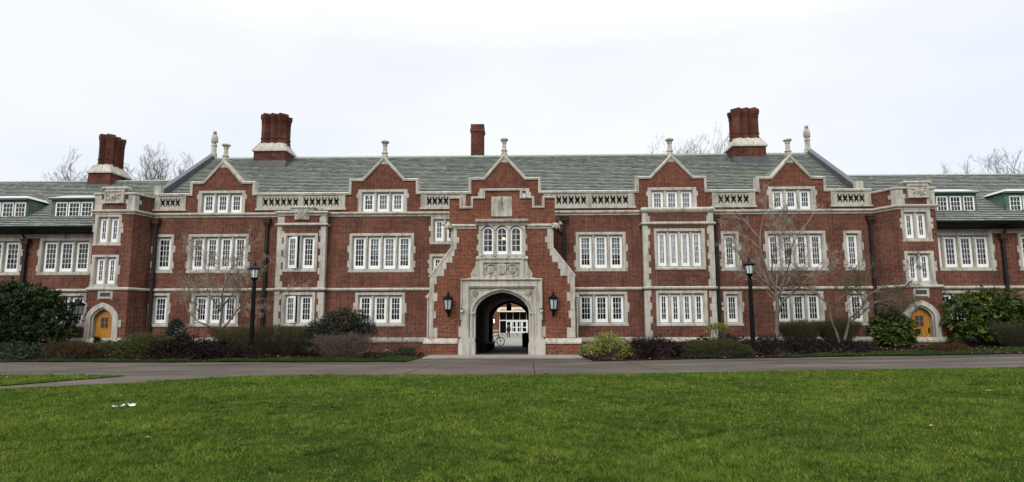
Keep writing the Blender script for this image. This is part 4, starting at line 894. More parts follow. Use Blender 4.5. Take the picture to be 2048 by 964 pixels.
# gable-end copings of the tall roof, with their bird statues
for s in (-1, 1):
    x0, x1 = sorted((20.42*s, 20.78*s))
    MB().add([(x, y, z) for x in (x0, x1) for y, z in ((.15, 8.9), (.15, 9.50), (6.5, 13.50), (12.9, 9.4), (12.9, 8.9), (6.5, 12.7))], [(0, 1, 2, 5), (5, 2, 3, 4), (6, 11, 8, 7), (11, 10, 9, 8), (1, 7, 8, 2), (2, 8, 9, 3), (0, 6, 7, 1)]).build('gable_end_coping', 'lead', B, uv=False)
    MB().quad((20.6*s, .4, 6.5), (20.6*s, 13.5, 6.5), (20.6*s, 12.8, 9.4), (20.6*s, .4, 9.4)).add([(20.6*s, .4, 9.4), (20.6*s, 12.8, 9.4), (20.6*s, 6.5, 13.2)], [(0, 1, 2)]).build('gable_end_wall', 'brick_upper', B)
    MB().box(*sorted((20.35*s, 20.75*s)), .12, .45, 9.2, 9.86).build('kneeler_stone', 'stone', B)
    cx, cz = 20.5*s, 13.25
    pd = MB().lathe((cx, 6.5, cz), [(.22, 0), (.22, .3), (.17, .36), (.16, .80), (.20, .84), (.20, .90), (.17, .93), (.17, 1.0)], 8).build('statue_pedestal', 'stone', B)
    b_ = MB().blob((cx, 6.5, cz+1.40), (.20, .20, .40), 10, 8).blob((cx-.04*s, 6.42, cz+1.80), (.13, .14, .14), 9, 6).tube([(cx-.04*s, 6.30, cz+1.80), (cx-.05*s, 6.20, cz+1.74)], [.05, .01], 6)
    for q in (-1, 1): b_.blob((cx+.15*q, 6.52, cz+1.38), (.07, .15, .34), 7, 6, rot=.12*q)
    b_.blob((cx+.05*s, 6.68, cz+1.15), (.10, .08, .22), 7, 5); b_.build('bird_statue', 'stone', pd, smooth=True)

# ------------------------------------------------ chimneys
def chimney(cx, w, cy, d, zb, z1, z2, z3, nx, ny, back=0):
    ch = MB().box(cx-w/2, cx+w/2, cy-d/2, cy+d/2, zb, z1).build('chimney', 'brick_chimney', B)
    e = .10; fx, fy = (w/2-.30), (d/2-.22)
    MB().add([(cx+sx*(w/2+e), cy+sy*(d/2+e), z1) for sx, sy in ((-1, -1), (1, -1), (1, 1), (-1, 1))]+[(cx+sx*(w/2+e), cy+sy*(d/2+e), z1+.09) for sx, sy in ((-1, -1), (1, -1), (1, 1), (-1, 1))]+
             [(cx+sx*(fx+.06), cy+sy*(fy+.06), z2) for sx, sy in ((-1, -1), (1, -1), (1, 1), (-1, 1))],
             [(3, 2, 1, 0), (0, 1, 5, 4), (1, 2, 6, 5), (2, 3, 7, 6), (3, 0, 4, 7), (4, 5, 9, 8), (5, 6, 10, 9), (6, 7, 11, 10), (7, 4, 8, 11), (8, 9, 10, 11)]).build('splayed_cap', 'stone', ch, uv=False)
    MB().box(cx-w/2-.05, cx+w/2+.05, cy-d/2-.05, cy+d/2+.05, zb-.4, zb+.08).build('flashing', 'lead', ch, uv=False)
    px, py = 2*fx/nx, 2*fy/ny; r = max(px, py)*.60*math.sqrt(2)/2*1.15
    def ring(rr, z): return (rr, z)
    H = z3-z2
    for i in range(nx):
        for j in range(ny):
            x, y = cx-fx+px*(i+.5), cy-fy+py*(j+.5)
            # weathered stone foot, then the brick stack set cornerwise
            MB().add([(x+r*1.16*math.cos(a), y+r*1.16*math.sin(a), z) for z, k in ((z2-.32, 1), (z2+.07, 1)) for a in (0, math.pi/2, math.pi, 3*math.pi/2)], [(0, 1, 5, 4), (1, 2, 6, 5), (2, 3, 7, 6), (3, 0, 4, 7), (4, 5, 6, 7)]).build('stack_foot', 'stone', ch, uv=False)
            prof = [(1.10, 0), (1.10, .07*H), (1.0, .09*H), (1.0, .16*H), (1.12, .17*H), (1.12, .20*H), (1.0, .21*H), (1.0, .70*H), (1.10, .71*H), (1.10, .74*H), (1.0, .75*H), (1.06, .78*H), (1.16, .83*H), (1.24, .87*H), (1.30, .94*H), (1.24, 1.0*H)]
            V = [(x+r*k*math.cos(a), y+r*k*math.sin(a), z2+.06+z) for k, z in prof for a in (0, math.pi/2, math.pi, 3*math.pi/2)]
            F = [(q*4+t, q*4+(t+1) % 4, q*4+4+(t+1) % 4, q*4+4+t) for q in range(len(prof)-1) for t in range(4)]+[tuple(range(len(V)-4, len(V)))]
            MB().add(V, F).build('flue_stack', 'brick_chimney', ch)
    return ch
chimney(-15.95, 2.16, 5.95, 1.9, 12.55, 13.28, 13.88, 15.95, 3, 2)
chimney(16.06, 2.14, 5.95, 1.9, 12.55, 13.33, 13.92, 16.0, 3, 2)
chimney(-27.15, 1.5, 5.6, 2.2, 10.9, 11.75, 12.35, 14.45, 2, 3)
ch = MB().box(-2.62, -1.72, 7.6, 8.5, 11.5, 15.3).build('chimney', 'brick_chimney', B)
MB().box(-2.68, -1.66, 7.54, 8.56, 15.3, 15.5).box(-2.64, -1.70, 7.58, 8.52, 15.5, 15.85).build('chimney_cap', 'brick_chimney', ch)

# ------------------------------------------------ rainwater pipes
def pipe(x, Y, zt, zb=.2, r=.085, hop=True):
    p = MB().box(x-r, x+r, Y-2.1*r, Y-.02, zb, zt-.25).build('downpipe', 'pipe', B, uv=False)
    if hop:
        MB().sweep([(x-.17, Y), (x-.17, Y-.26), (x+.17, Y-.26), (x+.17, Y)], [(-.06, zt-.32), (.02, zt-.18), (.03, zt-.02), (.07, zt), (.07, zt+.07), (-.1, zt+.07)]).add([(x-.2, Y-.29, zt+.06), (x+.2, Y-.29, zt+.06), (x+.2, Y, zt+.06), (x-.2, Y, zt+.06)], [(0, 1, 2, 3)]).build('hopper', 'hopper', p)
    z = zb+.6
    while z < zt-.6: MB().box(x-r-.04, x+r+.04, Y-2.1*r-.02, Y-.01, z, z+.06).build('bracket', 'pipe', p, uv=False); z += 1.7
pipe(-20.32, -.02, 7.75); pipe(-13.78, -.02, 7.73); pipe(3.50, -.02, 7.78, 4.0); pipe(12.12, -.02, 7.7); pipe(20.86, -.02, 7.72)
pipe(-28.0, -.02, 6.6); pipe(28.15, -.02, 6.6)
MB().tube([(-28.0, -.2, 6.62), (-28.0, -.5, 7.0), (-28.0, -.7, 7.15)], .06, 6).build('swan_neck', 'pipe', B); MB().tube([(28.15, -.2, 6.62), (28.15, -.5, 7.0), (28.15, -.7, 7.15)], .06, 6).build('swan_neck', 'pipe', B)
MB().tube([(3.06, -.12, 7.1), (3.5, -.12, 6.75)], .05, 6).build('branch_pipe', 'pipe', B)

# ================================================================ lamps and lanterns
def lantern_head(parent, c, s=1., glass='frost', k=6, h=.52, rt_=.235, rb=.165, roof='iron'):
    """tapering k-sided lantern, base at c"""
    x, y, z = c
    fr = MB()
    for i in range(k):
        a = 2*math.pi*(i+.5)/k
        fr.tube([(x+rb*s*math.cos(a), y+rb*s*math.sin(a), z), (x+rt_*s*math.cos(a), y+rt_*s*math.sin(a), z+h*s)], .02*s, 4)
    fr.lathe((x, y, z-.05*s), [(rb*s+.01, 0), (rb*s+.03, .02*s), (rb*s+.03, .05*s), (rb*s*.8, .06*s)], k).lathe((x, y, z+h*s-.01), [(rt_*s*.8, 0), (rt_*s+.025, .005), (rt_*s+.03, .04*s), (rt_*s*.8, .05*s)], k)
    fr.build('lantern_frame', 'iron', parent)
    for i in range(k):
        a0, a1 = 2*math.pi*(i+.5)/k, 2*math.pi*(i+1.5)/k; q = .96
        MB().quad((x+rb*s*q*math.cos(a0), y+rb*s*q*math.sin(a0), z), (x+rb*s*q*math.cos(a1), y+rb*s*q*math.sin(a1), z), (x+rt_*s*q*math.cos(a1), y+rt_*s*q*math.sin(a1), z+h*s), (x+rt_*s*q*math.cos(a0), y+rt_*s*q*math.sin(a0), z+h*s)).build('pane', glass, parent, uv=False)
    r = MB().lathe((x, y, z+h*s+.02*s), [(rt_*s+.07*s, 0), (rt_*s+.085*s, .02*s), (rt_*s+.06*s, .045*s), (rt_*s*.78, .12*s), (rt_*s*.36, .19*s), (.05*s, .22*s), (.05*s, .25*s), (.075*s, .27*s), (.03*s, .31*s), (.012*s, .42*s)], k)
    return r.build('lantern_roof', roof, parent)
def lamp_post(x, y, label):
    z = g1(x, y); t = empty('lamp_post', (x, y, z)); tag(t, label, 'lamp post', 'black lamp posts on the path edge')
    MB().lathe((0, 0, -.05), [(.30, 0), (.30, .12), (.27, .16), (.24, .18), (.24, .22), (.21, .26), (.155, .44), (.14, .52), (.16, .55), (.16, .60), (.125, .63)], 16).build('base', 'iron', t, smooth=False)
    MB().lathe((0, 0, .56), [(.118, 0), (.108, 1.2), (.092, 3.0), (.075, 3.06), (.10, 3.09), (.10, 3.13), (.06, 3.16)], 16).build('shaft', 'iron', t, smooth=False)
    MB().lathe((0, 0, 3.70), [(.05, 0), (.07, .06), (.13, .14), (.17, .20), (.15, .22)], 12).build('collar', 'iron', t)
    lantern_head(t, (0, 0, 3.93), 1.0, 'frost_white', 8, .40, .225, .16)
    return t
lamp_post(-12.02, -5.6, 'black iron lamp post on the left, before the clipped twig hedge')
lamp_post(12.28, -5.0, 'black iron lamp post on the right, rising from purple shrubs')
def wall_lantern(x, label):
    t = empty('wall_lantern', (x, -2.2, 2.1)); tag(t, label, 'wall lantern', 'lanterns flanking the gateway arch')
    lantern_head(t, (0, -.30, .36), 1.12, 'frost', 6, .46, .215, .15)
    MB().lathe((0, -.30, .0), [(.015, 0), (.03, .04), (.03, .10), (.06, .13), (.10, .19), (.13, .27), (.17, .31), (.16, .34)], 8).build('base_cup', 'iron', t)
    MB().tube([(0, 0, .10), (0, -.14, .08), (0, -.27, .15)], .03, 6).box(-.06, .06, -.03, .0, -.02, .32).tube([(0, 0, .8), (0, -.12, .84)], .02, 6).build('bracket', 'iron', t)
wall_lantern(-2.86, 'black six-sided lantern on the brick left of the gateway arch')
wall_lantern(2.74, 'black six-sided lantern on the brick right of the gateway arch')
def hung_lantern(x, s, y, label):
    t = empty('hanging_lantern', (x, y, 2.0)); tag(t, label, 'wall lantern', 'lanterns hung beside the turret doors')
    lantern_head(t, (.36*s, -.35, .28), 1.15, 'frost', 4, .40, .26, .19)
    MB().tube([(0, 0, 1.16), (.12*s, -.1, 1.34), (.28*s, -.26, 1.36), (.36*s, -.35, 1.24), (.36*s, -.35, 1.12)], .022, 6).tube([(0, 0, .95), (.18*s, -.17, 1.02), (.30*s, -.30, 1.2)], .018, 6).tube([(.12*s+.09*math.cos(a), -.12, 1.16+.09*math.sin(a)) for a in np.linspace(0, 5.6, 10)], .014, 5).box(min(0, .02*s), max(0, .02*s), -.06, .06, .8, 1.34).build('scroll_bracket', 'iron', t)
hung_lantern(-23.25, -1, -1.15, 'black lantern on a scrolled bracket left of the left turret door, against dark shrubs')
hung_lantern(23.82, 1, -1.15, 'black lantern on a scrolled bracket right of the right turret door')
for x, lb in ((-2.02-.10, 'small round floodlight on the left jamb of the gateway'), (2.02+.08, 'small round floodlight on the right jamb of the gateway')):
    t = empty('floodlight', (x, -2.36, 2.42)); tag(t, lb, 'floodlight', 'floodlights on the gateway jambs')
    MB().blob((0, -.14, .0), (.10, .10, .10), 10, 6).build('housing', 'pipe', t, smooth=True)
    ln_ = MB().lathe((0, 0, 0), [(.085, 0), (.085, .02)], 10).build('lens', 'frost', t); ln_.rotation_euler = (R(78), 0, 0); ln_.location = (0, -.21, -.02)
    MB().box(-.04, .04, -.08, .0, -.05, .05).tube([(-.11, -.14, 0), (-.11, -.06, .06), (.11, -.06, .06), (.11, -.14, 0)], .012, 5).build('bracket', 'iron', t)

# ================================================================ through the gateway
flat('passage_floor', -1.7, 1.7, -2.0, 14.0, -.1, .06, 'asphalt')
flat('courtyard', -40, 40, 14.0, 60, -.22, .0, 'concrete')
t = empty('pendant_lantern', (.12, 6.0, 3.0)); tag(t, 'dark square lantern hanging from the vault of the gateway passage', 'pendant lantern')
MB().tube([(0, 0, .0), (0, 0, .46)], .02, 5).build('rod', 'iron', t); MB().box(-.16, .16, -.16, .16, -.42, -.06).box(-.19, .19, -.19, .19, -.06, 0).lathe((0, 0, 0), [(.16, 0), (.05, .1)], 4).build('lantern_body', 'iron', t)
t = empty('passage_bench', (-1.32, 6.0, .06)); tag(t, 'low dark bench along the left wall inside the gateway passage', 'bench')
MB().box(0, .42, -2, 2.6, .36, .43).build('seat', 'pipe', t)
for y in (-1.7, .3, 2.3): MB().box(.04, .38, y-.05, y+.05, 0, .36).build('leg', 'iron', t)
t = empty('litter_bin', (1.16, 11.6, .06)); tag(t, 'black litter bin by the right wall at the far end of the passage', 'litter bin')
MB().lathe((0, 0, 0), [(.22, 0), (.24, .05), (.25, .8), (.26, .82), (.26, .86), (.2, .87)], 14).build('drum', 'iron', t); MB().lathe((0, 0, .87), [(.26, 0), (.25, .08), (.12, .16), (.04, .18)], 14).build('lid', 'iron', t)
t = empty('planter', (1.75, 40., 0.)); tag(t, 'pale planter pot beyond the passage, right of the far doors', 'planter')
MB().lathe((0, 0, 0), [(.30, 0), (.34, .1), (.48, .6), (.55, .66), (.55, .74), (.46, .74)], 14).build('pot', 'lead_pale', t)
Pn = np.random.default_rng(8).normal(0, 1, (260, 3))*(.22, .22, .18)+(0, 0, .95)
np_mesh('plant', Pn[:, None, :]+np.random.default_rng(9).normal(0, .06, (260, 3, 3)), 'evergreen', t, np.random.default_rng(1).random(260))
# bicycle
t = empty('bicycle', (-1.38, 16.6, 0.0)); t.rotation_euler = (0, 0, R(20)); tag(t, 'bicycle parked just beyond the left side of the passage', 'bicycle')
def ringtube(cx, cz, r, rad, k=22): return [(cx+r*math.cos(a), 0, cz+r*math.sin(a)) for a in np.linspace(0, 2*math.pi, k+1)]
for cx in (-.52, .52):
    wh = MB().tube(ringtube(cx, .34, .33, .02), .036, 6).build('wheel', 'rubber', t)
    sp = MB()
    for a in np.linspace(0, math.pi, 9)[:-1]: sp.tube([(cx+.32*math.cos(a), 0, .34+.32*math.sin(a)), (cx-.32*math.cos(a), 0, .34-.32*math.sin(a))], .004, 3)
    sp.lathe((cx, 0, .31), [(.03, 0), (.03, .06)], 6).build('spokes', 'iron', wh)
f = MB()
for a, b_ in (((-.52, .34), (-.05, .30)), ((-.05, .30), (-.2, .82)), ((-.2, .78), (-.52, .34)), ((-.05, .30), (.36, .78)), ((-.19, .76), (.34, .82)), ((.34, .90), (.52, .34)), ((-.2, .8), (-.22, .95))): f.tube([(a[0], 0, a[1]), (b_[0], 0, b_[1])], .030, 6)
f.build('frame', 'iron', t)
MB().tube([(-.36, 0, .95), (-.22, 0, .97), (-.10, 0, .96)], [.07, .06, .025], 6).build('saddle', 'iron', t)
MB().tube([(.36, -.26, 1.0), (.32, -.1, .96), (.33, .1, .96), (.36, .26, 1.0)], .016, 6).tube([(.33, 0, .88), (.33, 0, .97)], .016, 6).build('handlebar', 'iron', t)
ck_ = MB().lathe((0, 0, 0), [(.09, 0), (.09, .02)], 12).build('crank', 'lead', t); ck_.rotation_euler = (R(90), 0, 0); ck_.location = (-.05, .03, .30)
# a walker in the courtyard
t = empty('person', (-1.35, 52, 0)); tag(t, 'person in dark clothes walking across the courtyard seen through the arch', 'person')
J = {'pel': (0, 0, .92, .15, .11), 'wai': (0, 0, 1.08, .14, .10), 'che': (0, -.02, 1.30, .18, .12), 'nec': (0, -.01, 1.48, .06, .06), 'hed': (0, -.03, 1.62, .085, .10), 'top': (0, -.03, 1.72, .06, .07),
     'hl': (-.10, 0, .86, .10, .10), 'kl': (-.11, -.12, .48, .07, .07), 'al': (-.11, .06, .09, .05, .05), 'tl': (-.12, -.08, .04, .045, .04), 'hr': (.10, 0, .86, .10, .10), 'kr': (.11, .02, .48, .07, .07), 'ar': (.11, .28, .16, .05, .05), 'tr': (.12, .2, .05, .045, .04),
     'sl': (-.19, 0, 1.40, .07, .07), 'el': (-.27, .05, 1.12, .05, .05), 'wl': (-.25, -.12, .92, .04, .04), 'sr': (.19, 0, 1.40, .07, .07), 'er': (.27, .05, 1.12, .05, .05), 'wr': (.25, -.12, .92, .04, .04)}
Ed = [('pel', 'wai'), ('wai', 'che'), ('che', 'nec'), ('nec', 'hed'), ('hed', 'top'), ('pel', 'hl'), ('hl', 'kl'), ('kl', 'al'), ('al', 'tl'), ('pel', 'hr'), ('hr', 'kr'), ('kr', 'ar'), ('ar', 'tr'), ('che', 'sl'), ('sl', 'el'), ('el', 'wl'), ('che', 'sr'), ('sr', 'er'), ('er', 'wr')]
ks = list(J); me = bpy.data.meshes.new('body'); me.from_pydata([J[k][:3] for k in ks], [(ks.index(a), ks.index(b)) for a, b in Ed], [])
bo = link(bpy.data.objects.new('body', me), t); bo.modifiers.new('Skin', 'SKIN'); bo.modifiers.new('Sub', 'SUBSURF').render_levels = 1
for i, k in enumerate(ks): me.skin_vertices[0].data[i].radius = J[k][3:5]; me.skin_vertices[0].data[i].use_root = (i == 0)
me.materials.append(M['cloth_black'])
MB().blob((0, -.05, 1.65), (.092, .105, .125), 10, 8).blob((0, -.155, 1.64), (.015, .02, .02), 6, 4).build('head', 'skin', t, smooth=True)
MB().blob((0, -.02, 1.70), (.10, .11, .11), 10, 7).build('hair', 'cloth_black', t, smooth=True)
# the hall across the courtyard
F = empty('courtyard_hall', (0, 62, 0)); tag(F, 'brick hall with glazed white doors across the courtyard, framed by the arch', 'building')
MB().gridwall(-22, 22, -.3, 9.5, [(-3.05, 8.0, .6, 4.2)], 0., .5).build('wall', 'brick_porch', F)
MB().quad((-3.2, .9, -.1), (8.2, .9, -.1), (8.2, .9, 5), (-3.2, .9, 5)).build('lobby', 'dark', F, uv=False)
MB().box(-3.35, 6.5, -1.2, -.02, 3.72, 4.42).build('fascia', 'cream', F)
for s_, x in (('GRAY', -2.85), ('CAMPUS', -1.02), ('CENTER', 1.55)):
    cu = bpy.data.curves.new('sign_letters', 'FONT'); cu.body = s_; cu.size = .38; cu.extrude = .02; cu.space_character = 1.15
    cu.materials.append(M['letters']); tmp = link(bpy.data.objects.new('tmp_text', cu)); bpy.context.view_layer.update()
    me = bpy.data.meshes.new_from_object(tmp.evaluated_get(bpy.context.evaluated_depsgraph_get())); bpy.data.objects.remove(tmp)
    o = link(bpy.data.objects.new('sign_letters', me), F); o.location = (x, -1.225, 3.92); o.rotation_euler = (R(90), 0, 0)
MB().box(-6, 9, -2.2, .0, -.2, .18).box(-6, 9, -1.5, .0, .18, .60).build('steps', 'stone_dark', F)
MB().box(-22, -3.1, -.12, .02, .85, 1.02).build('stone_band', 'stone', F)
def fr_rect(mb, a, b, c, d, y0, y1, w): mb.box(a, a+w, y0, y1, c, d).box(b-w, b, y0, y1, c, d).box(a+w, b-w, y0+.003, y1, c, c+w*1.2).box(a+w, b-w, y0+.003, y1, d-w, d)
gl_ = MB().quad((-3.05, .10, .6), (8, .10, .6), (8, .10, 4.2), (-3.05, .10, 4.2)).build('glazing', 'glass', F, uv=False, normals=False)
tr_ = MB().box(-3.05, 8, 0, .12, 2.40, 2.54)
x = -3.05
while x < 8: tr_.box(x, x+.04, .0, .11, 2.54, 4.2).box(x, x+.08, .0, .11, .6, 2.40); x += 1.02
tr_.build('mullions', 'white', F)
for i in range(6):
    a = -2.05+i*.80; d = MB(); fr_rect(d, a+.02, a+.78, .62, 2.38, -.05, .04, .13); d.box(a+.12, a+.66, -.045, .03, 1.36, 1.48); d = d.build('door', 'white', F)
    MB().tube([(a+.66 if i % 2 == 0 else a+.14, -.10, .95), (a+.66 if i % 2 == 0 else a+.14, -.10, 1.5)], .02, 5).build('handle', 'iron', d)
lm = MB().box(-3.95, -3.75, -.12, -.01, 2.0, 2.75).build('wall_lamp', 'iron', F); MB().box(-3.92, -3.78, -.15, -.115, 2.1, 2.65).build('diffuser', 'lit', lm)
MB().box(-22.3, 22.3, -.3, .6, 9.5, 9.8).build('parapet', 'stone', F)

# ================================================================ vegetation helpers
def frame(d, r):
    ref = np.where(np.abs(d[:, 2:3]) < .9, np.array([[0, 0, 1.]]), np.array([[1., 0, 0]])); a = np.cross(d, ref); a /= np.linalg.norm(a, axis=1)[:, None]+1e-9
    b = np.cross(d, a); th = r.uniform(0, 2*math.pi, len(d))[:, None]
    return a*np.cos(th)+b*np.sin(th), b*np.cos(th)-a*np.sin(th)
def unit(v): return v/(np.linalg.norm(v, axis=1)[:, None]+1e-9)
def leaf_quads(p, d, side, nrm, ln, wd, fold=.15, droop=.0):
    """diamond leaf of two triangles, folded along the rib: returns (2n, 3, 3)"""
    ln = ln[:, None]; wd = wd[:, None]
    tip = p+d*ln; tip[:, 2] -= droop*ln[:, 0]; mid = p+d*ln*.5+nrm*ln*fold*.25
    l = mid+side*wd*.5-nrm*wd*fold; r_ = mid-side*wd*.5-nrm*wd*fold
    return np.concatenate([np.stack([p, l, tip], 1), np.stack([p, tip, r_], 1)], 0)
def tubes(P0, P1, R0, R1, k=3):
    """tapered twigs: (n*k, 4, 3) quads"""
    d = unit(P1-P0); a, b = frame(d, np.random.default_rng(1)); Q = []
    for j in range(k):
        t0, t1 = 2*math.pi*j/k, 2*math.pi*(j+1)/k
        o0 = a*math.cos(t0)+b*math.sin(t0); o1 = a*math.cos(t1)+b*math.sin(t1)
        Q.append(np.stack([P0+o0*R0[:, None], P0+o1*R0[:, None], P1+o1*R1[:, None], P1+o0*R1[:, None]], 1))
    return np.concatenate(Q, 0)
def lobes_points(r, lobes, n, shell=.65):
    """points in a union of ellipsoids, biased to their skin; returns points and outward directions"""
    w = np.array([l[3]*l[4]+l[4]*l[5] for l in lobes]); idx = r.choice(len(lobes), n, p=w/w.sum()); Lb = np.array(lobes)[idx]
    d = unit(r.normal(0, 1, (n, 3))); d[:, 2] = np.where(d[:, 2] < -.35, -d[:, 2], d[:, 2])
    f = 1-shell*r.random(n)**2.2*.75; f *= 1+.10*r.normal(0, 1, n)
    return Lb[:, :3]+d*Lb[:, 3:6]*f[:, None], unit(d/Lb[:, 3:6]), f
def shrub(name, x, y, label, cat, lobes, leafmat, nwhorl, per, ln, wd, seed, group=None, stem='bark_dark', spread=.9, droop=.15, upb=.35, zfix=None, nstem=14, jitter=.03):
    """leafy shrub: leaf whorls on the skin of some lobes (relative to its base), on real stems"""
    r = np.random.default_rng(seed); z = g1(x, y) if zfix is None else zfix
    t = empty(name, (x, y, z)); tag(t, label, cat, group)
    p, o, f = lobes_points(r, lobes, nwhorl); keep = p[:, 2] > .02; p, o, f = p[keep], o[keep], f[keep]; n = len(p)
    ax = unit(o+np.array([0, 0, upb])+r.normal(0, .35, (n, 3)))
    P = np.repeat(p, per, 0); A = np.repeat(ax, per, 0); s, q = frame(A, r)
    tilt = r.uniform(.25, 1.25, len(P))[:, None]*spread
    d = unit(A*np.cos(tilt)+s*np.sin(tilt)); side = unit(np.cross(d, A)+1e-4); nrm = np.cross(side, d)
    L_ = ln*r.uniform(.6, 1.25, len(P)); W_ = wd*r.uniform(.7, 1.2, len(P))
    T = leaf_quads(P+r.normal(0, jitter, P.shape), d, side, nrm, L_, W_, .18, droop)
    # leaf tone varies at random by whorl and by leaf
    rn = np.clip(np.repeat(r.normal(.45, .22, n), per)+r.normal(0, .12, n*per), 0, 1)
    np_mesh('foliage', T, leafmat, t, np.concatenate([rn, rn]))
    b = r.integers(0, n, nstem*6); ends = p[b]; base = np.array([[0, 0, -.05]])+r.normal(0, .10, (nstem*6, 3))*(1, 1, 0)
    mid = base*.5+ends*.5+r.normal(0, .08, ends.shape)
    np_mesh('stems', np.concatenate([tubes(base, mid, np.full(len(b), .022), np.full(len(b), .014)), tubes(mid, ends, np.full(len(b), .014), np.full(len(b), .006))]), stem, t)
    return t
def twig_bush(name, x, y, label, cat, W, D, H, n, seed, mat='twig', ln=(.3, .55), rad=.0045, leaf=None, nleaf=0, lift=.9, boxy=True, base_frac=.0, group=None):
    """dense twiggy bush: thousands of thin shoots through a rounded block, on stems from the ground"""
    r = np.random.default_rng(seed); t = empty(name, (x, y, g1(x, y))); tag(t, label, cat, group)
    u = r.uniform(-1, 1, (n, 3)); 
    k = 4 if boxy else 2
    inside = (np.abs(u[:, 0])**k+np.abs(u[:, 1])**k) < 1; u = u[inside]; n = len(u)
    zz = H*(base_frac+(1-base_frac)*r.random(n)**.7)
    und = .05*np.sin(u[:, 0]*5+1)+.035*np.sin(u[:, 0]*11)
    taper = (.55+.45*np.clip(zz/H*1.4, 0, 1)) if base_frac == 0 else (.38+.62*np.clip(zz/H*1.15, 0, 1))
    p0 = np.stack([u[:, 0]*W/2*taper, u[:, 1]*D/2*taper, zz*(.86+und)], 1)
    d = unit(np.stack([u[:, 0]*.5+r.normal(0, .35, n), u[:, 1]*.5+r.normal(0, .35, n), np.full(n, lift)+r.normal(0, .25, n)], 1)); l = r.uniform(*ln, n)
    p1 = p0+d*l[:, None]*np.clip((H*1.06-p0[:, 2])/H+.25, .2, 1)[:, None]
    T = tubes(p0, p1, np.full(n, rad), np.full(n, rad*.4)); np_mesh('twigs', T, mat, t, np.tile(r.random(n), 3))
    m_ = max(16, n//60); e = p0[r.integers(0, n, m_)]; b0 = np.stack([e[:, 0]*.55, e[:, 1]*.5, np.full(m_, -.05)], 1)
    np_mesh('stems', tubes(b0, e, np.full(m_, .013), np.full(m_, .006)), mat, t, np.tile(r.random(m_)*.5, 3))
    if leaf:
        i = r.integers(0, n, nleaf); f = r.random(nleaf)[:, None]; P = p0[i]*(1-f)+p1[i]*f; dd = unit(r.normal(0, 1, (nleaf, 3))+(0, 0, .3)); s, q = frame(dd, r)
        T = leaf_quads(P, dd, s, q, r.uniform(.025, .05, nleaf), r.uniform(.014, .026, nleaf)); np_mesh('foliage', T, leaf, t, np.tile(r.random(nleaf), 2))
    return t
def bare_tree(name, base, label, cat, stems, seed, twmat, barkmat, levels, group=None, kids=(7, 6, 5, 4), lenf=.62, spread=.75, upw=.12, minr=.005, zb=None, twk=3, wob=.12):
    """tapered trunk, limbs and recursive bare twigs. stems: list of (polyline, r0, r1)"""
    r = np.random.default_rng(seed); z = g1(*base[:2]) if zb is None else zb
    t = empty(name, (base[0], base[1], z)); tag(t, label, cat, group)
    tr = MB(); seg = []
    def branch(p, d, ln, rad, lev):
        ns = 4 if lev < 2 else 3; pts = [p]; dd = d
        for i in range(ns):
            dd = dd+Vector(r.normal(0, wob*(1.3 if lev > 1 else 1), 3))+Vector((0, 0, upw)); dd.normalize(); pts.append(pts[-1]+dd*ln/ns)
        for i in range(ns):
            ra, rb = rad*(1-.65*i/ns), rad*(1-.65*(i+1)/ns); seg.append((pts[i], pts[i+1], max(ra, minr), max(rb, minr*.7)))
        if lev < levels:
            for k in range(kids[min(lev, 3)]):
                f = r.uniform(.2, 1.)*ns; i = min(int(f), ns-1); q = pts[i].lerp(pts[i+1], f-i); ax = (pts[i+1]-pts[i]).normalized()
                sd = Vector(r.normal(0, 1, 3)); sd = (sd-ax*sd.dot(ax)).normalized(); an = spread*r.uniform(.55, 1.25)
                branch(q, (ax*math.cos(an)+sd*math.sin(an)).normalized(), ln*lenf*r.uniform(.65, 1.15)*(1-.25*f/ns), max(rad*.5*(1-.4*f/ns), minr), lev+1)
    for pts, r0, r1, kk in stems:
        pts = [Vector(p) for p in pts]; n = len(pts); tr.tube(pts, [r0+(r1-r0)*i/(n-1) for i in range(n)], 8)
        total = sum((pts[i+1]-pts[i]).length for i in range(n-1))
        for k in range(kk):
            f = (n-1)*(1 if k == 0 else r.uniform(.35, 1.)); i = min(int(f), n-2); q = pts[i].lerp(pts[i+1], f-i); ax = (pts[i+1]-pts[i]).normalized()
            sd = Vector(r.normal(0, 1, 3)); sd = (sd-ax*sd.dot(ax)).normalized(); an = (.25 if k == 0 else spread)*r.uniform(.7, 1.2)
            branch(q, (ax*math.cos(an)+sd*math.sin(an)).normalized(), total*lenf*r.uniform(.75, 1.1), r1*.75, 1)
    tr.build('trunk', barkmat, t, smooth=True, uv=False)
    S = seg; P0 = np.array([s[0] for s in S]); P1 = np.array([s[1] for s in S]); R0 = np.array([s[2] for s in S]); R1 = np.array([s[3] for s in S])
    np_mesh('crown', tubes(P0, P1, R0, R1, twk), twmat, t)
    return t

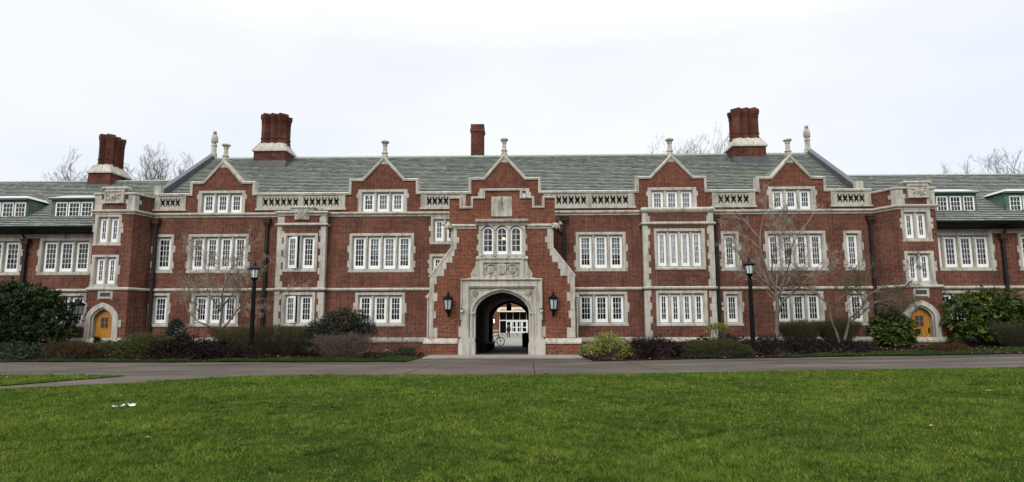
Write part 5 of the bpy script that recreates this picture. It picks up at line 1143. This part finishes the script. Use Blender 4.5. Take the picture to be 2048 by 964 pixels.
# ================================================================ shrubs, left to right
shrub('rhododendron', -26.3, -2.5, 'large dark rhododendron filling the corner left of the left turret door', 'shrub', [(-1.8, 0, 1.3, 1.6, 1.4, 1.5), (0, 0, 1.7, 1.9, 1.5, 1.75), (1.7, .1, 1.3, 1.3, 1.2, 1.6), (-.5, .2, 2.5, 1.3, 1.0, 1.0), (1.2, .1, 2.3, 1.1, .9, .85), (-1.6, -.5, .5, 1.5, 1.1, .8), (.2, -.5, .5, 1.6, 1.1, .85), (1.7, -.4, .5, 1.1, 1.0, .8)], 'rhodo', 3600, 9, .23, .072, 21)
shrub('rhododendron', -30.2, -2.2, 'rhododendron at the left picture edge beyond the largest one', 'shrub', [(0, 0, 1.3, 1.9, 1.4, 1.6), (1.2, 0, 1.6, 1.2, 1.1, 1.3)], 'rhodo', 900, 9, .22, .062, 22)
shrub('low_shrub', -21.9, -6.6, 'low leathery shrub at the foot of the large dark rhododendron', 'shrub', [(-1.8, 0, .3, 1.0, .9, .5), (-.6, .1, .3, 1.1, .9, .48), (.4, 0, .2, .8, .8, .36)], 'rhodo', 700, 7, .13, .05, 23)
shrub('heath_clump', -19.95, -7.0, 'russet brown heath clump beside the path below the left door', 'shrub', [(-.4, 0, .25, .8, .6, .55), (.4, .1, .25, .75, .6, .55), (.0, .5, .3, .9, .5, .5)], 'russet', 1700, 5, .14, .016, 24, upb=.9)
shrub('heath_clump', -17.6, -5.6, 'yellow-green feathery heath spreading right of the left door', 'shrub', [(-1.3, 0, .22, .9, .8, .58), (-.6, .3, .4, .6, .5, .55), (.2, 0, .35, 1.0, .9, .8), (.9, .3, .45, .6, .6, .65), (1.4, -.2, .25, .8, .8, .6)], 'olive_light', 3600, 5, .16, .02, 25, upb=1.)
shrub('conical_shrub', -17.2, -3.0, 'dark pointed evergreen shrub under the left single windows', 'shrub', [(0, 0, .45, .72, .6, .55), (.03, 0, .9, .5, .45, .55), (0, 0, 1.25, .28, .28, .35)], 'evergreen', 800, 6, .12, .04, 26)
shrub('purple_shrub', -14.7, -6.8, 'low purple-brown shrub left of the bare tree trunk on the left', 'shrub', [(-.9, 0, .3, .9, .8, .66), (-.3, .4, .6, .5, .5, .55), (.3, 0, .35, 1.0, .8, .72), (1.2, .1, .3, .8, .8, .62), (1.7, .4, .3, .6, .6, .6)], 'purple', 2000, 6, .11, .045, 27, 'low purple shrubs')
shrub('purple_shrub', -12.7, -7.0, 'small purple-brown shrub just left of the left lamp post base', 'shrub', [(-.4, 0, .2, .7, .6, .5), (.3, 0, .2, .6, .6, .44), (.9, .3, .2, .6, .6, .42)], 'purple', 900, 6, .10, .04, 28, 'low purple shrubs')
twig_bush('twig_hedge', -12.0, -3.9, 'long clipped brown twig hedge behind the left lamp post', 'hedge', 5.8, 1.6, 1.52, 11000, 31, 'twig', leaf='olive', nleaf=5000)
shrub('yew_bush', -8.05, -4.0, 'tall dark evergreen bush left of the gateway below the four-light window', 'shrub', [(-.3, 0, .8, 1.55, 1.1, 1.0), (.1, 0, 1.6, 1.1, .9, .78), (.95, 0, 1.2, .75, .7, .75), (-1.1, 0, 1.1, .75, .7, .75), (0, -.3, .5, 1.5, .9, .6)], 'evergreen', 3200, 7, .13, .035, 32, upb=.6)
twig_bush('bare_shrub', -7.4, -5.9, 'bare tangled brown shrub in front of the dark evergreen bush', 'shrub', 2.9, 1.3, 1.3, 2600, 33, 'twig_brown', (.3, .7), .0045, lift=.45, boxy=False)
twig_bush('bare_shrub', -5.4, -2.6, 'thin leafless shrub against the plinth just left of the gateway', 'shrub', 2.6, .9, 1.45, 420, 34, 'twig_brown', (.4, .9), .004, lift=.7, boxy=False)
shrub('small_evergreen', -4.75, -4.2, 'little dark evergreen at the left foot of the gateway', 'shrub', [(0, 0, .2, .5, .4, .28)], 'evergreen', 260, 6, .09, .03, 35)
def daffodils(x, y, label, seed, n):
    r = np.random.default_rng(seed); n = 2; t = empty('daffodil_clump', (x, y, g1(x, y)+.03)); tag(t, label, 'flowers', 'daffodil clumps')
    m_ = 120; b0 = r.normal(0, .14, (m_, 3))*(1, .8, 0); d = unit(r.normal(0, .35, (m_, 3))+(0, 0, 1.)); s, q = frame(d, r)
    np_mesh('foliage', leaf_quads(b0, d, s, q, r.uniform(.25, .45, m_), np.full(m_, .018)), 'moss', t, np.tile(r.random(m_), 2))
    for k in range(n):
        p = Vector((r.normal(0, .16), r.normal(-.05, .12), r.uniform(.30, .45)))
        f = MB().tube([p, p+Vector((0, -.05, 0))], [.018, .028], 6)
        for a in np.linspace(0, 2*math.pi, 7)[:-1]: f.add([p, p+Vector((.03*math.cos(a-.35), 0, .03*math.sin(a-.35))), p+Vector((.045*math.cos(a), .01, .045*math.sin(a))), p+Vector((.03*math.cos(a+.35), 0, .03*math.sin(a+.35)))], [(0, 1, 2, 3)])
        f.build('flower', 'daffodil', t, uv=False, normals=False)
daffodils(-6.35, -5.6, 'daffodil clump nearest the bare tangled shrub left of the gateway', 41, 4)
daffodils(-5.55, -5.2, 'daffodil clump nearest the gateway on its left', 42, 3)
shrub('variegated_shrub', 5.0, -6.3, 'bright yellow-green variegated shrub at the right foot of the gateway', 'shrub', [(-.55, 0, .35, .68, .6, .45), (.35, 0, .5, .85, .65, .56), (.0, .1, .8, .6, .5, .4), (.85, 0, .3, .45, .5, .4)], 'yellow', 1050, 7, .085, .038, 43)
shrub('purple_shrub', 7.2, -6.2, 'dark purple-brown shrub right of the yellow-green one', 'shrub', [(-.6, 0, .3, .8, .7, .6), (.4, 0, .28, .9, .7, .55), (0, .5, .4, .8, .5, .6), (1.1, .3, .25, .6, .6, .5)], 'purple', 1600, 6, .10, .04, 44, 'low purple shrubs')
shrub('purple_shrub', 10.6, -4.6, 'purple-brown shrub behind the low olive mound under the four-light bay', 'shrub', [(-1.2, 0, .2, .8, .6, .48), (-.6, .1, .5, .3, .4, .4), (0, 0, .25, .9, .6, .55), (.6, .2, .6, .35, .4, .42), (1.1, 0, .25, .8, .6, .62)], 'purple', 1200, 6, .10, .04, 45, 'low purple shrubs')
shrub('purple_shrub', 12.9, -6.1, 'purple-brown shrub round the foot of the right lamp post', 'shrub', [(-.9, 0, .2, .8, .6, .58), (-.2, .3, .5, .5, .5, .5), (.2, 0, .25, .9, .6, .50), (.7, .2, .4, .35, .4, .42), (1.2, 0, .15, .7, .55, .40)], 'purple', 1200, 6, .10, .04, 46, 'low purple shrubs')
shrub('purple_shrub', 15.6, -5.6, 'low purple-brown shrub in front of the right twig hedge', 'shrub', [(-1., 0, .2, .9, .7, .48), (-.2, .4, .3, .5, .5, .45), (.4, 0, .2, .9, .7, .46), (1.5, 0, .15, .8, .6, .40)], 'purple', 1300, 6, .10, .04, 47, 'low purple shrubs')
shrub('olive_mound', 10.0, -6.6, 'low olive-green mound by the path under the four-light bay', 'shrub', [(-.6, 0, .2, .85, .6, .5), (.4, .1, .25, .9, .65, .55), (1.1, 0, .15, .6, .5, .42)], 'olive', 2300, 5, .14, .016, 48, upb=1.)
shrub('nandina', 11.5, -2.0, 'airy yellow-green shrub at the right corner of the four-light bay', 'shrub', [(-.2, 0, 1.05, .45, .35, .28), (.25, 0, 1.1, .4, .35, .25), (0, 0, 1.2, .35, .3, .22)], 'yellow_green', 210, 6, .10, .035, 49, stem='bark', nstem=3)
def tall_stems(x, y, label):
    r = np.random.default_rng(50); t = empty('stem_shrub', (x, y, g1(x, y))); tag(t, label, 'shrub')
    sg = [];
    for k in range(16):
        p = np.array([r.normal(0, .12), r.normal(0, .08), 0.]); d = np.array([r.normal(0, .22), r.normal(0, .1), 1.]); H_ = r.uniform(.9, 1.75)
        for i in range(6):
            q = p+d/np.linalg.norm(d)*H_/6; sg.append((p, q, .014*(1-i*.12), .014*(1-(i+1)*.12))); p = q; d = d+r.normal(0, .12, 3)+(np.sign(d[0])*.10, 0, -.12*(i > 3))
            if i > 2 and k % 3 == 0:
                e = p+np.array([r.normal(0, .14), r.normal(0, .1), r.uniform(.0, .2)]); sg.append((p, e, .008, .004))
    A = [np.array([s[i] for s in sg]) for i in range(4)]; np_mesh('stems', tubes(A[0], A[1], A[2], A[3], 4), 'twig_brown', t, np.tile(r.random(len(sg)), 4))
    n = 160; b0 = r.normal(0, .25, (n, 3))*(1.2, .7, 0)+(0, 0, .5)+r.random((n, 3))*(0, 0, .5); d = unit(r.normal(0, .5, (n, 3))+(0, 0, .5)); s, q = frame(d, r)
    np_mesh('foliage', leaf_quads(b0, d, s, q, r.uniform(.12, .25, n), np.full(n, .014)), 'olive', t, np.tile(r.random(n), 2))
tall_stems(8.55, -1.5, 'tall curling bare stems against the left corner of the four-light bay')
for k, (x, w, lb) in enumerate(((15.55, 2.2, 'left of two vase-shaped twig hedges under the right three-light window'), (17.5, 2.3, 'right of two vase-shaped twig hedges, beside the leaning tree stems'))):
    twig_bush('twig_hedge', x, -2.5, lb, 'hedge', w, 1.3, 1.5, 5600, 52+k, 'twig', leaf='olive', nleaf=2400, base_frac=.12, group='right twig hedges')
shrub('rhododendron', 20.5, -2.3, 'mid-sized rhododendron left of the right turret door', 'shrub', [(-.3, 0, .8, .85, .75, .8), (.35, 0, .75, .75, .7, .7), (-.15, 0, 1.35, .6, .55, .55), (0, -.1, .35, .95, .75, .5)], 'rhodo_light', 620, 9, .25, .085, 55)
shrub('rhododendron', 25.6, -1.9, 'large bright green rhododendron right of the right turret door', 'shrub', [(-1.0, 0, 1.4, 1.15, 1.0, 1.2), (.6, 0, 1.5, 1.4, 1.1, 1.35), (1.9, 0, 1.2, 1.0, .9, 1.1), (-.3, .1, 2.2, .9, .8, .6), (.9, .1, 2.0, .9, .8, .6), (-.8, -.2, .5, 1.1, .9, .7), (.8, -.2, .5, 1.3, .9, .7)], 'rhodo_light', 1500, 9, .26, .088, 56)
shrub('rhododendron', 29.6, -1.8, 'rhododendron at the right picture edge', 'shrub', [(0, 0, 1.2, 1.4, 1.0, 1.2), (-.9, 0, 1.3, .9, .9, 1.0)], 'rhodo_light', 420, 9, .20, .068, 57)
twig_bush('dark_bush', 26.6, -3.6, 'dark fine-leaved bush in front of the right rhododendron', 'shrub', 4.0, 1.4, 1.35, 4200, 58, 'twig', leaf='evergreen', nleaf=9000, boxy=False)
for k, (x, lb) in enumerate(((21.0, 'small russet mound left below the right door'), (21.9, 'russet grassy mound at the path edge right below the right door'))):
    shrub('heath_clump', x, -5.1, lb, 'shrub', [(0, 0, .06, .5, .45, .30)], 'russet', 700, 5, .10, .012, 60+k, upb=.9)
# ---------------------------------------------------------------- ground cover along the beds
def ground_cover(name, label, areas, seed, mat='moss', h=(.04, .13)):
    r = np.random.default_rng(seed); X = []; Y = []
    for x0, x1, y0, y1, n in areas: X.append(r.uniform(x0, x1, n)); Y.append(y0+(y1-y0)*r.random(n))
    X = np.concatenate(X); Y = np.concatenate(Y)
    nzv = np.sin(X*2.3+Y*1.1)+np.sin(X*5.1-Y*3.)*.6+np.sin(X*.7+3)*.5; k = nzv+r.normal(0, .5, len(X)) > -.55; X, Y = X[k], Y[k]; n = len(X)
    b0 = np.stack([X, Y, gz(X, Y)+.03+.03*np.maximum(nzv[k], 0)], 1); d = unit(r.normal(0, .55, (n, 3))+(0, 0, .8)); s, q = frame(d, r)
    o = np_mesh(name, leaf_quads(b0, d, s, q, r.uniform(*h, n), r.uniform(.012, .03, n)), mat, None, np.tile(np.clip(r.normal(.5, .2, n)+.1*nzv[k], 0, 1), 2)); tag(o, label, 'ground cover', kind='stuff')
ground_cover('ground_cover', 'mossy green ground cover along the front of the planting beds', [(-20, -12.6, -8.3, -7.2, 9000), (-12.6, -9, -8.3, -6.6, 9000), (-9, -3.9, -8.3, -5.0, 20000), (13.2, 18, -7.7, -6.2, 9000), (18, 22.2, -7.7, -5.2, 13000), (22.5, 31, -7.0, -4.5, 14000), (-31, -20, -8.2, -6.3, 9000)], 71)
r = np.random.default_rng(72); n = 2600
X = np.where(r.random(n) < .5, r.uniform(-27, -4, n), r.uniform(4.4, 28, n)); Y = r.uniform(-7.3, -1, n); b0 = np.stack([X, Y, gz(X, Y)+.045], 1); d = unit(r.normal(0, 1, (n, 3))*(1, 1, .25)); s, q = frame(d, r)
tag(np_mesh('fallen_leaves', leaf_quads(b0, d, s, q, r.uniform(.05, .10, n), r.uniform(.03, .06, n)), 'deadleaf', None, np.tile(r.random(n), 2)), 'scattered dead leaves on the planting beds', 'leaves', kind='stuff')

# ================================================================ trees
bare_tree('bare_tree', (-14.75, -3.2), 'pale bare tree with spreading low limbs left of the left lamp post', 'tree',
          [([(0, 0, -.1), (.02, 0, .6), (-.02, .02, 1.15), (.05, 0, 2.0), (.02, 0, 3.0), (.25, 0, 4.0)], .10, .035, 6),
           ([(0, 0, .95), (-.4, -.1, 1.25), (-1.1, -.15, 1.55), (-1.7, -.1, 2.1)], .055, .03, 4), ([(0, 0, 1.05), (.35, .1, 1.45), (.75, .15, 2.1), (1.3, .1, 2.6), (2.3, 0, 2.75)], .06, .025, 6),
           ([(.04, 0, 2.0), (-.5, .1, 2.7), (-1.0, .1, 3.5), (-1.4, 0, 4.2)], .045, .02, 5), ([(.05, 0, 2.3), (.6, 0, 3.0), (.9, 0, 4.0)], .045, .02, 4)], 81, 'bark_pale', 'bark', 4, kids=(7, 6, 6, 4), lenf=.60, upw=.035, minr=.007)
bare_tree('bare_tree', (14.05, -3.2), 'bare tree with upright forked limbs behind the right lamp post', 'tree',
          [([(0, 0, -.1), (.05, 0, .8), (.12, 0, 1.6), (.2, 0, 2.4), (.1, 0, 3.2), (-.3, 0, 4.2), (-.55, 0, 5.2), (-.5, 0, 6.1)], .13, .03, 8),
           ([(.15, 0, 1.8), (.5, .1, 2.5), (1.0, .1, 2.9), (1.6, .1, 3.4), (2.0, 0, 3.9)], .075, .03, 6), ([(.2, 0, 2.5), (.5, 0, 3.4), (.9, 0, 4.4), (1.1, 0, 5.4), (1.6, 0, 6.2)], .065, .025, 7),
           ([(.1, 0, 3.0), (-.5, .1, 3.6), (-1.0, .1, 4.3), (-1.7, .1, 5.0)], .05, .02, 7), ([(-.1, 0, 3.7), (.1, .1, 4.6), (.3, .1, 5.6), (.2, 0, 6.5)], .045, .02, 6)], 82, 'bark_pale', 'bark', 4, kids=(7, 6, 5, 4), lenf=.50, upw=.06, minr=.0072)
bare_tree('bare_tree', (17.4, -3.0), 'leaning many-stemmed bare tree behind the right twig hedge', 'tree',
          [([(0, 0, -.1), (.28, 0, .6), (.55, 0, 1.5), (1.15, .0, 2.0), (1.6, 0, 2.75), (2.5, 0, 3.2)], .09, .03, 7), ([(0, 0, -.1), (-.15, 0, .7), (-.42, 0, 1.5), (-.45, 0, 2.2), (-.9, 0, 2.6), (-1.3, 0, 3.1)], .08, .025, 7),
           ([(.5, 0, 1.3), (1.05, 0, 1.65), (1.9, 0, 2.35), (2.6, 0, 2.45)], .055, .025, 7), ([(-.4, 0, 1.9), (.1, 0, 2.5), (.7, 0, 3.0)], .05, .02, 5)], 83, 'bark_olive', 'bark', 4, kids=(8, 8, 6, 5), lenf=.52, upw=.015, minr=.0065)
BT = [(-40.2, 24, 17.6, 'bare tree beyond the roof left of the wing chimney', -.35, 91), (-35.9, 25, 18.6, 'bare tree beyond the roof just right of the wing chimney', .05, 92), (-32.6, 24, 17.8, 'bare tree beyond the roof nearest the left gable-end statue', .2, 93),
      (15.6, 27, 19.6, 'small bare treetop above the ridge right of the fourth gable finial', .0, 94), (19.2, 27, 19.9, 'small bare treetop above the ridge left of the right chimney', .1, 95), (42.0, 24, 16.6, 'bare treetop above the right wing roof', -.1, 96), (46.2, 24, 17.8, 'bare treetop at the right picture edge above the wing roof', .15, 97)]
for x, y, h, lb, lean, sd in BT:
    r = np.random.default_rng(sd); S = [([(0, 0, -.2), (.1, 0, 4), (lean*2, 0, 8.)], .32, .20, 2)]
    for k in range(6):
        a = k*1.05+r.uniform(0, .5); o = r.uniform(.8, 2.0); S.append(([(lean*1.6, 0, 6.5+.3*k), (lean*2+o*.5*math.cos(a), o*.5*math.sin(a), 9.), (lean*3+o*math.cos(a), o*math.sin(a), h*.74)], .14, .06, 6))
    bare_tree('bare_tree', (x, y), lb, 'tree', S, sd, 'bark_dark', 'bark_dark', 4, 'bare trees beyond the roofs', kids=(5, 5, 4, 3), lenf=.60, spread=.6, upw=.10, minr=.008, zb=0., wob=.10)
# the wood across the lawn behind the photographer: it only shows as the dark half of the window reflections
r = np.random.default_rng(99); n = 7000
P = np.stack([r.uniform(-150, 150, n), r.uniform(-128, -112, n), 8.5*r.random(n)**.8*(1+.3*np.sin(np.arange(n)*.01))], 1); P[:, 2] *= 1+.35*np.sin(P[:, 0]*.21)+.2*np.sin(P[:, 0]*.63); P[5200:, 2] *= 2.1
tag(np_mesh('far_wood', P[:, None, :]+r.normal(0, 1.5, (n, 3, 3)), 'evergreen', None, r.random(n)*.8), 'dark wood across the lawn, seen in the window reflections', 'wood', kind='stuff')

# ================================================================ the lawn's grass
r = np.random.default_rng(101); n = 560000
dpt = 4.6*np.exp(r.random(n)*math.log(24.5/4.6)); Y = CAM.y+dpt; X = CAM.x+(r.random(n)*2-1)*(dpt*.92+2.)-dpt*.03
EX = np.array([e[0] for e in EDGE]); EY = np.array([e[1] for e in EDGE])
ragged = .035*np.sin(X*7.1)+.03*np.sin(X*17.3)+r.normal(0, .03, n)
inl = Y < np.interp(X, EX, EY)+.03+ragged
isl = (X < -11.35) & (Y < -16.3+(-11.4-X)*.06+.03+ragged) & (Y > np.interp(X, [-70, -14.2, -12.56, -11.4], [-63, -21.6, -19.95, -16.3])-.03)
k = inl | isl; X, Y, dpt = X[k], Y[k], dpt[k]; n = len(X)
pt = np.sin(X*.9+1.3*np.sin(Y*.7))+np.sin(Y*1.3+X*.35+1.7*np.sin(X*.6))+.7*np.sin(X*2.7+Y*2.1+np.sin(Y*3.))+.5*np.sin(X*5.3-Y*4.7)
tuft = np.clip((np.sin(X*3.1+2*np.sin(Y*1.9))*np.sin(Y*3.7+2*np.sin(X*2.3))-.72)/.28, 0, 1)
wx, wy = X+.05*np.sin(Y*9+X*4), Y+.06*np.sin(X*8-Y*3)
cell = (np.floor(wx/.085).astype(np.int64)*73856093 ^ np.floor(wy/.12).astype(np.int64)*19349663) % 100003; ch_ = (np.sin(cell*12.9898)*43758.5453) % 1.
cell2 = (np.floor(wx/.27).astype(np.int64)*83492791 ^ np.floor(wy/.36).astype(np.int64)*19349663) % 100003; ch2 = (np.sin(cell2*78.233)*43758.5453) % 1.
hgt = (.034+.008*pt/2+.028*tuft+.016*(ch_-.5)+.012*(ch2-.5))*r.uniform(.6, 1.35, n)*np.where(ch_ < .07, .35, 1.); wd = .00075*dpt*r.uniform(.7, 1.3, n)
th = r.uniform(0, 2*math.pi, n); bx = np.stack([np.cos(th), np.sin(th), np.zeros(n)], 1)*wd[:, None]
b0 = np.stack([X, Y, gz(X, Y)+.022], 1); lean = r.normal(0, .55, (n, 2))*hgt[:, None]
tip = b0+np.stack([lean[:, 0], lean[:, 1], hgt], 1)
rn = np.clip(.47+.04*pt-.28*tuft+.32*(ch_-.5)+.20*(ch2-.5)-.3*(ch_ < .07)+r.normal(0, .13, n), 0, .93); rn = np.where(r.random(n) < .03, 1., rn)
tag(np_mesh('grass', np.stack([b0-bx, b0+bx, tip], 1), 'grass', None, rn), 'short green mown grass of the wide lawn', 'grass', kind='stuff')
# litter and leaves lying on it
t = empty('crumpled_paper', (-6.24, -24.76, g1(-6.24, -24.76)+.05)); tag(t, 'crumpled white paper lying on the left of the lawn', 'litter')
pr = random.Random(4)
def crumple(nx, ny, w, h, amp): 
    V = [((i/nx-.5)*w, (j/ny-.5)*h, .02+amp*abs(pr.gauss(0, 1))) for i in range(nx+1) for j in range(ny+1)]
    return MB().add(V, [(i*(ny+1)+j, (i+1)*(ny+1)+j, (i+1)*(ny+1)+j+1, i*(ny+1)+j+1) for i in range(nx) for j in range(ny)])
a = crumple(6, 4, .26, .15, .028).build('sheet', 'paper', t, uv=False); a.location = (.10, .05, .0)
a = crumple(5, 3, .11, .07, .014).build('torn_piece', 'paper', t, uv=False); a.location = (-.12, -.05, 0)
def small_scrap(x, y, lb, mt, s):
    o = crumple(3, 2, s, s*.6, s*.10).build('fallen_leaf' if mt == 'deadleaf_flat' else 'paper_scrap', mt, uv=False); o.location = (x, y, g1(x, y)+.045); o.rotation_euler = (0, 0, pr.uniform(0, 3)); tag(o, lb, 'leaf' if mt == 'deadleaf_flat' else 'litter')
small_scrap(-7.45, -22.9, 'tiny tan leaf on the lawn behind the crumpled paper', 'deadleaf_flat', .06)
small_scrap(-3.75, -28.15, 'tiny tan leaf on the near left of the lawn', 'deadleaf_flat', .06)
small_scrap(8.9, -23.6, 'pale dead leaf on the lawn right of the gateway axis', 'deadleaf_flat', .10)
small_scrap(11.1, -22.9, 'tan dead leaf on the right of the lawn', 'deadleaf_flat', .11)
small_scrap(7.2, -27.4, 'reddish dead leaf on the near right of the lawn', 'deadleaf_flat', .10)
small_scrap(-14.3, -17.6, 'orange dead leaf on the small grass island', 'deadleaf_flat', .12)
t = empty('door_planter', (-22.35, -1.55, .5)); tag(t, 'small black pot with a dark plant before the left turret door', 'plant pot')
MB().lathe((0, 0, 0), [(.12, 0), (.17, .28), (.19, .30), (.19, .34), (.15, .34)], 12).build('pot', 'iron', t)
r = np.random.default_rng(5); n = 150; d = unit(r.normal(0, .6, (n, 3))+(0, 0, .8)); s_, q_ = frame(d, r)
np_mesh('foliage', leaf_quads(np.tile([[0, 0, .32]], (n, 1))+r.normal(0, .05, (n, 3)), d, s_, q_, r.uniform(.12, .3, n), np.full(n, .04)), 'evergreen', t, np.tile(r.random(n)*.8, 2))
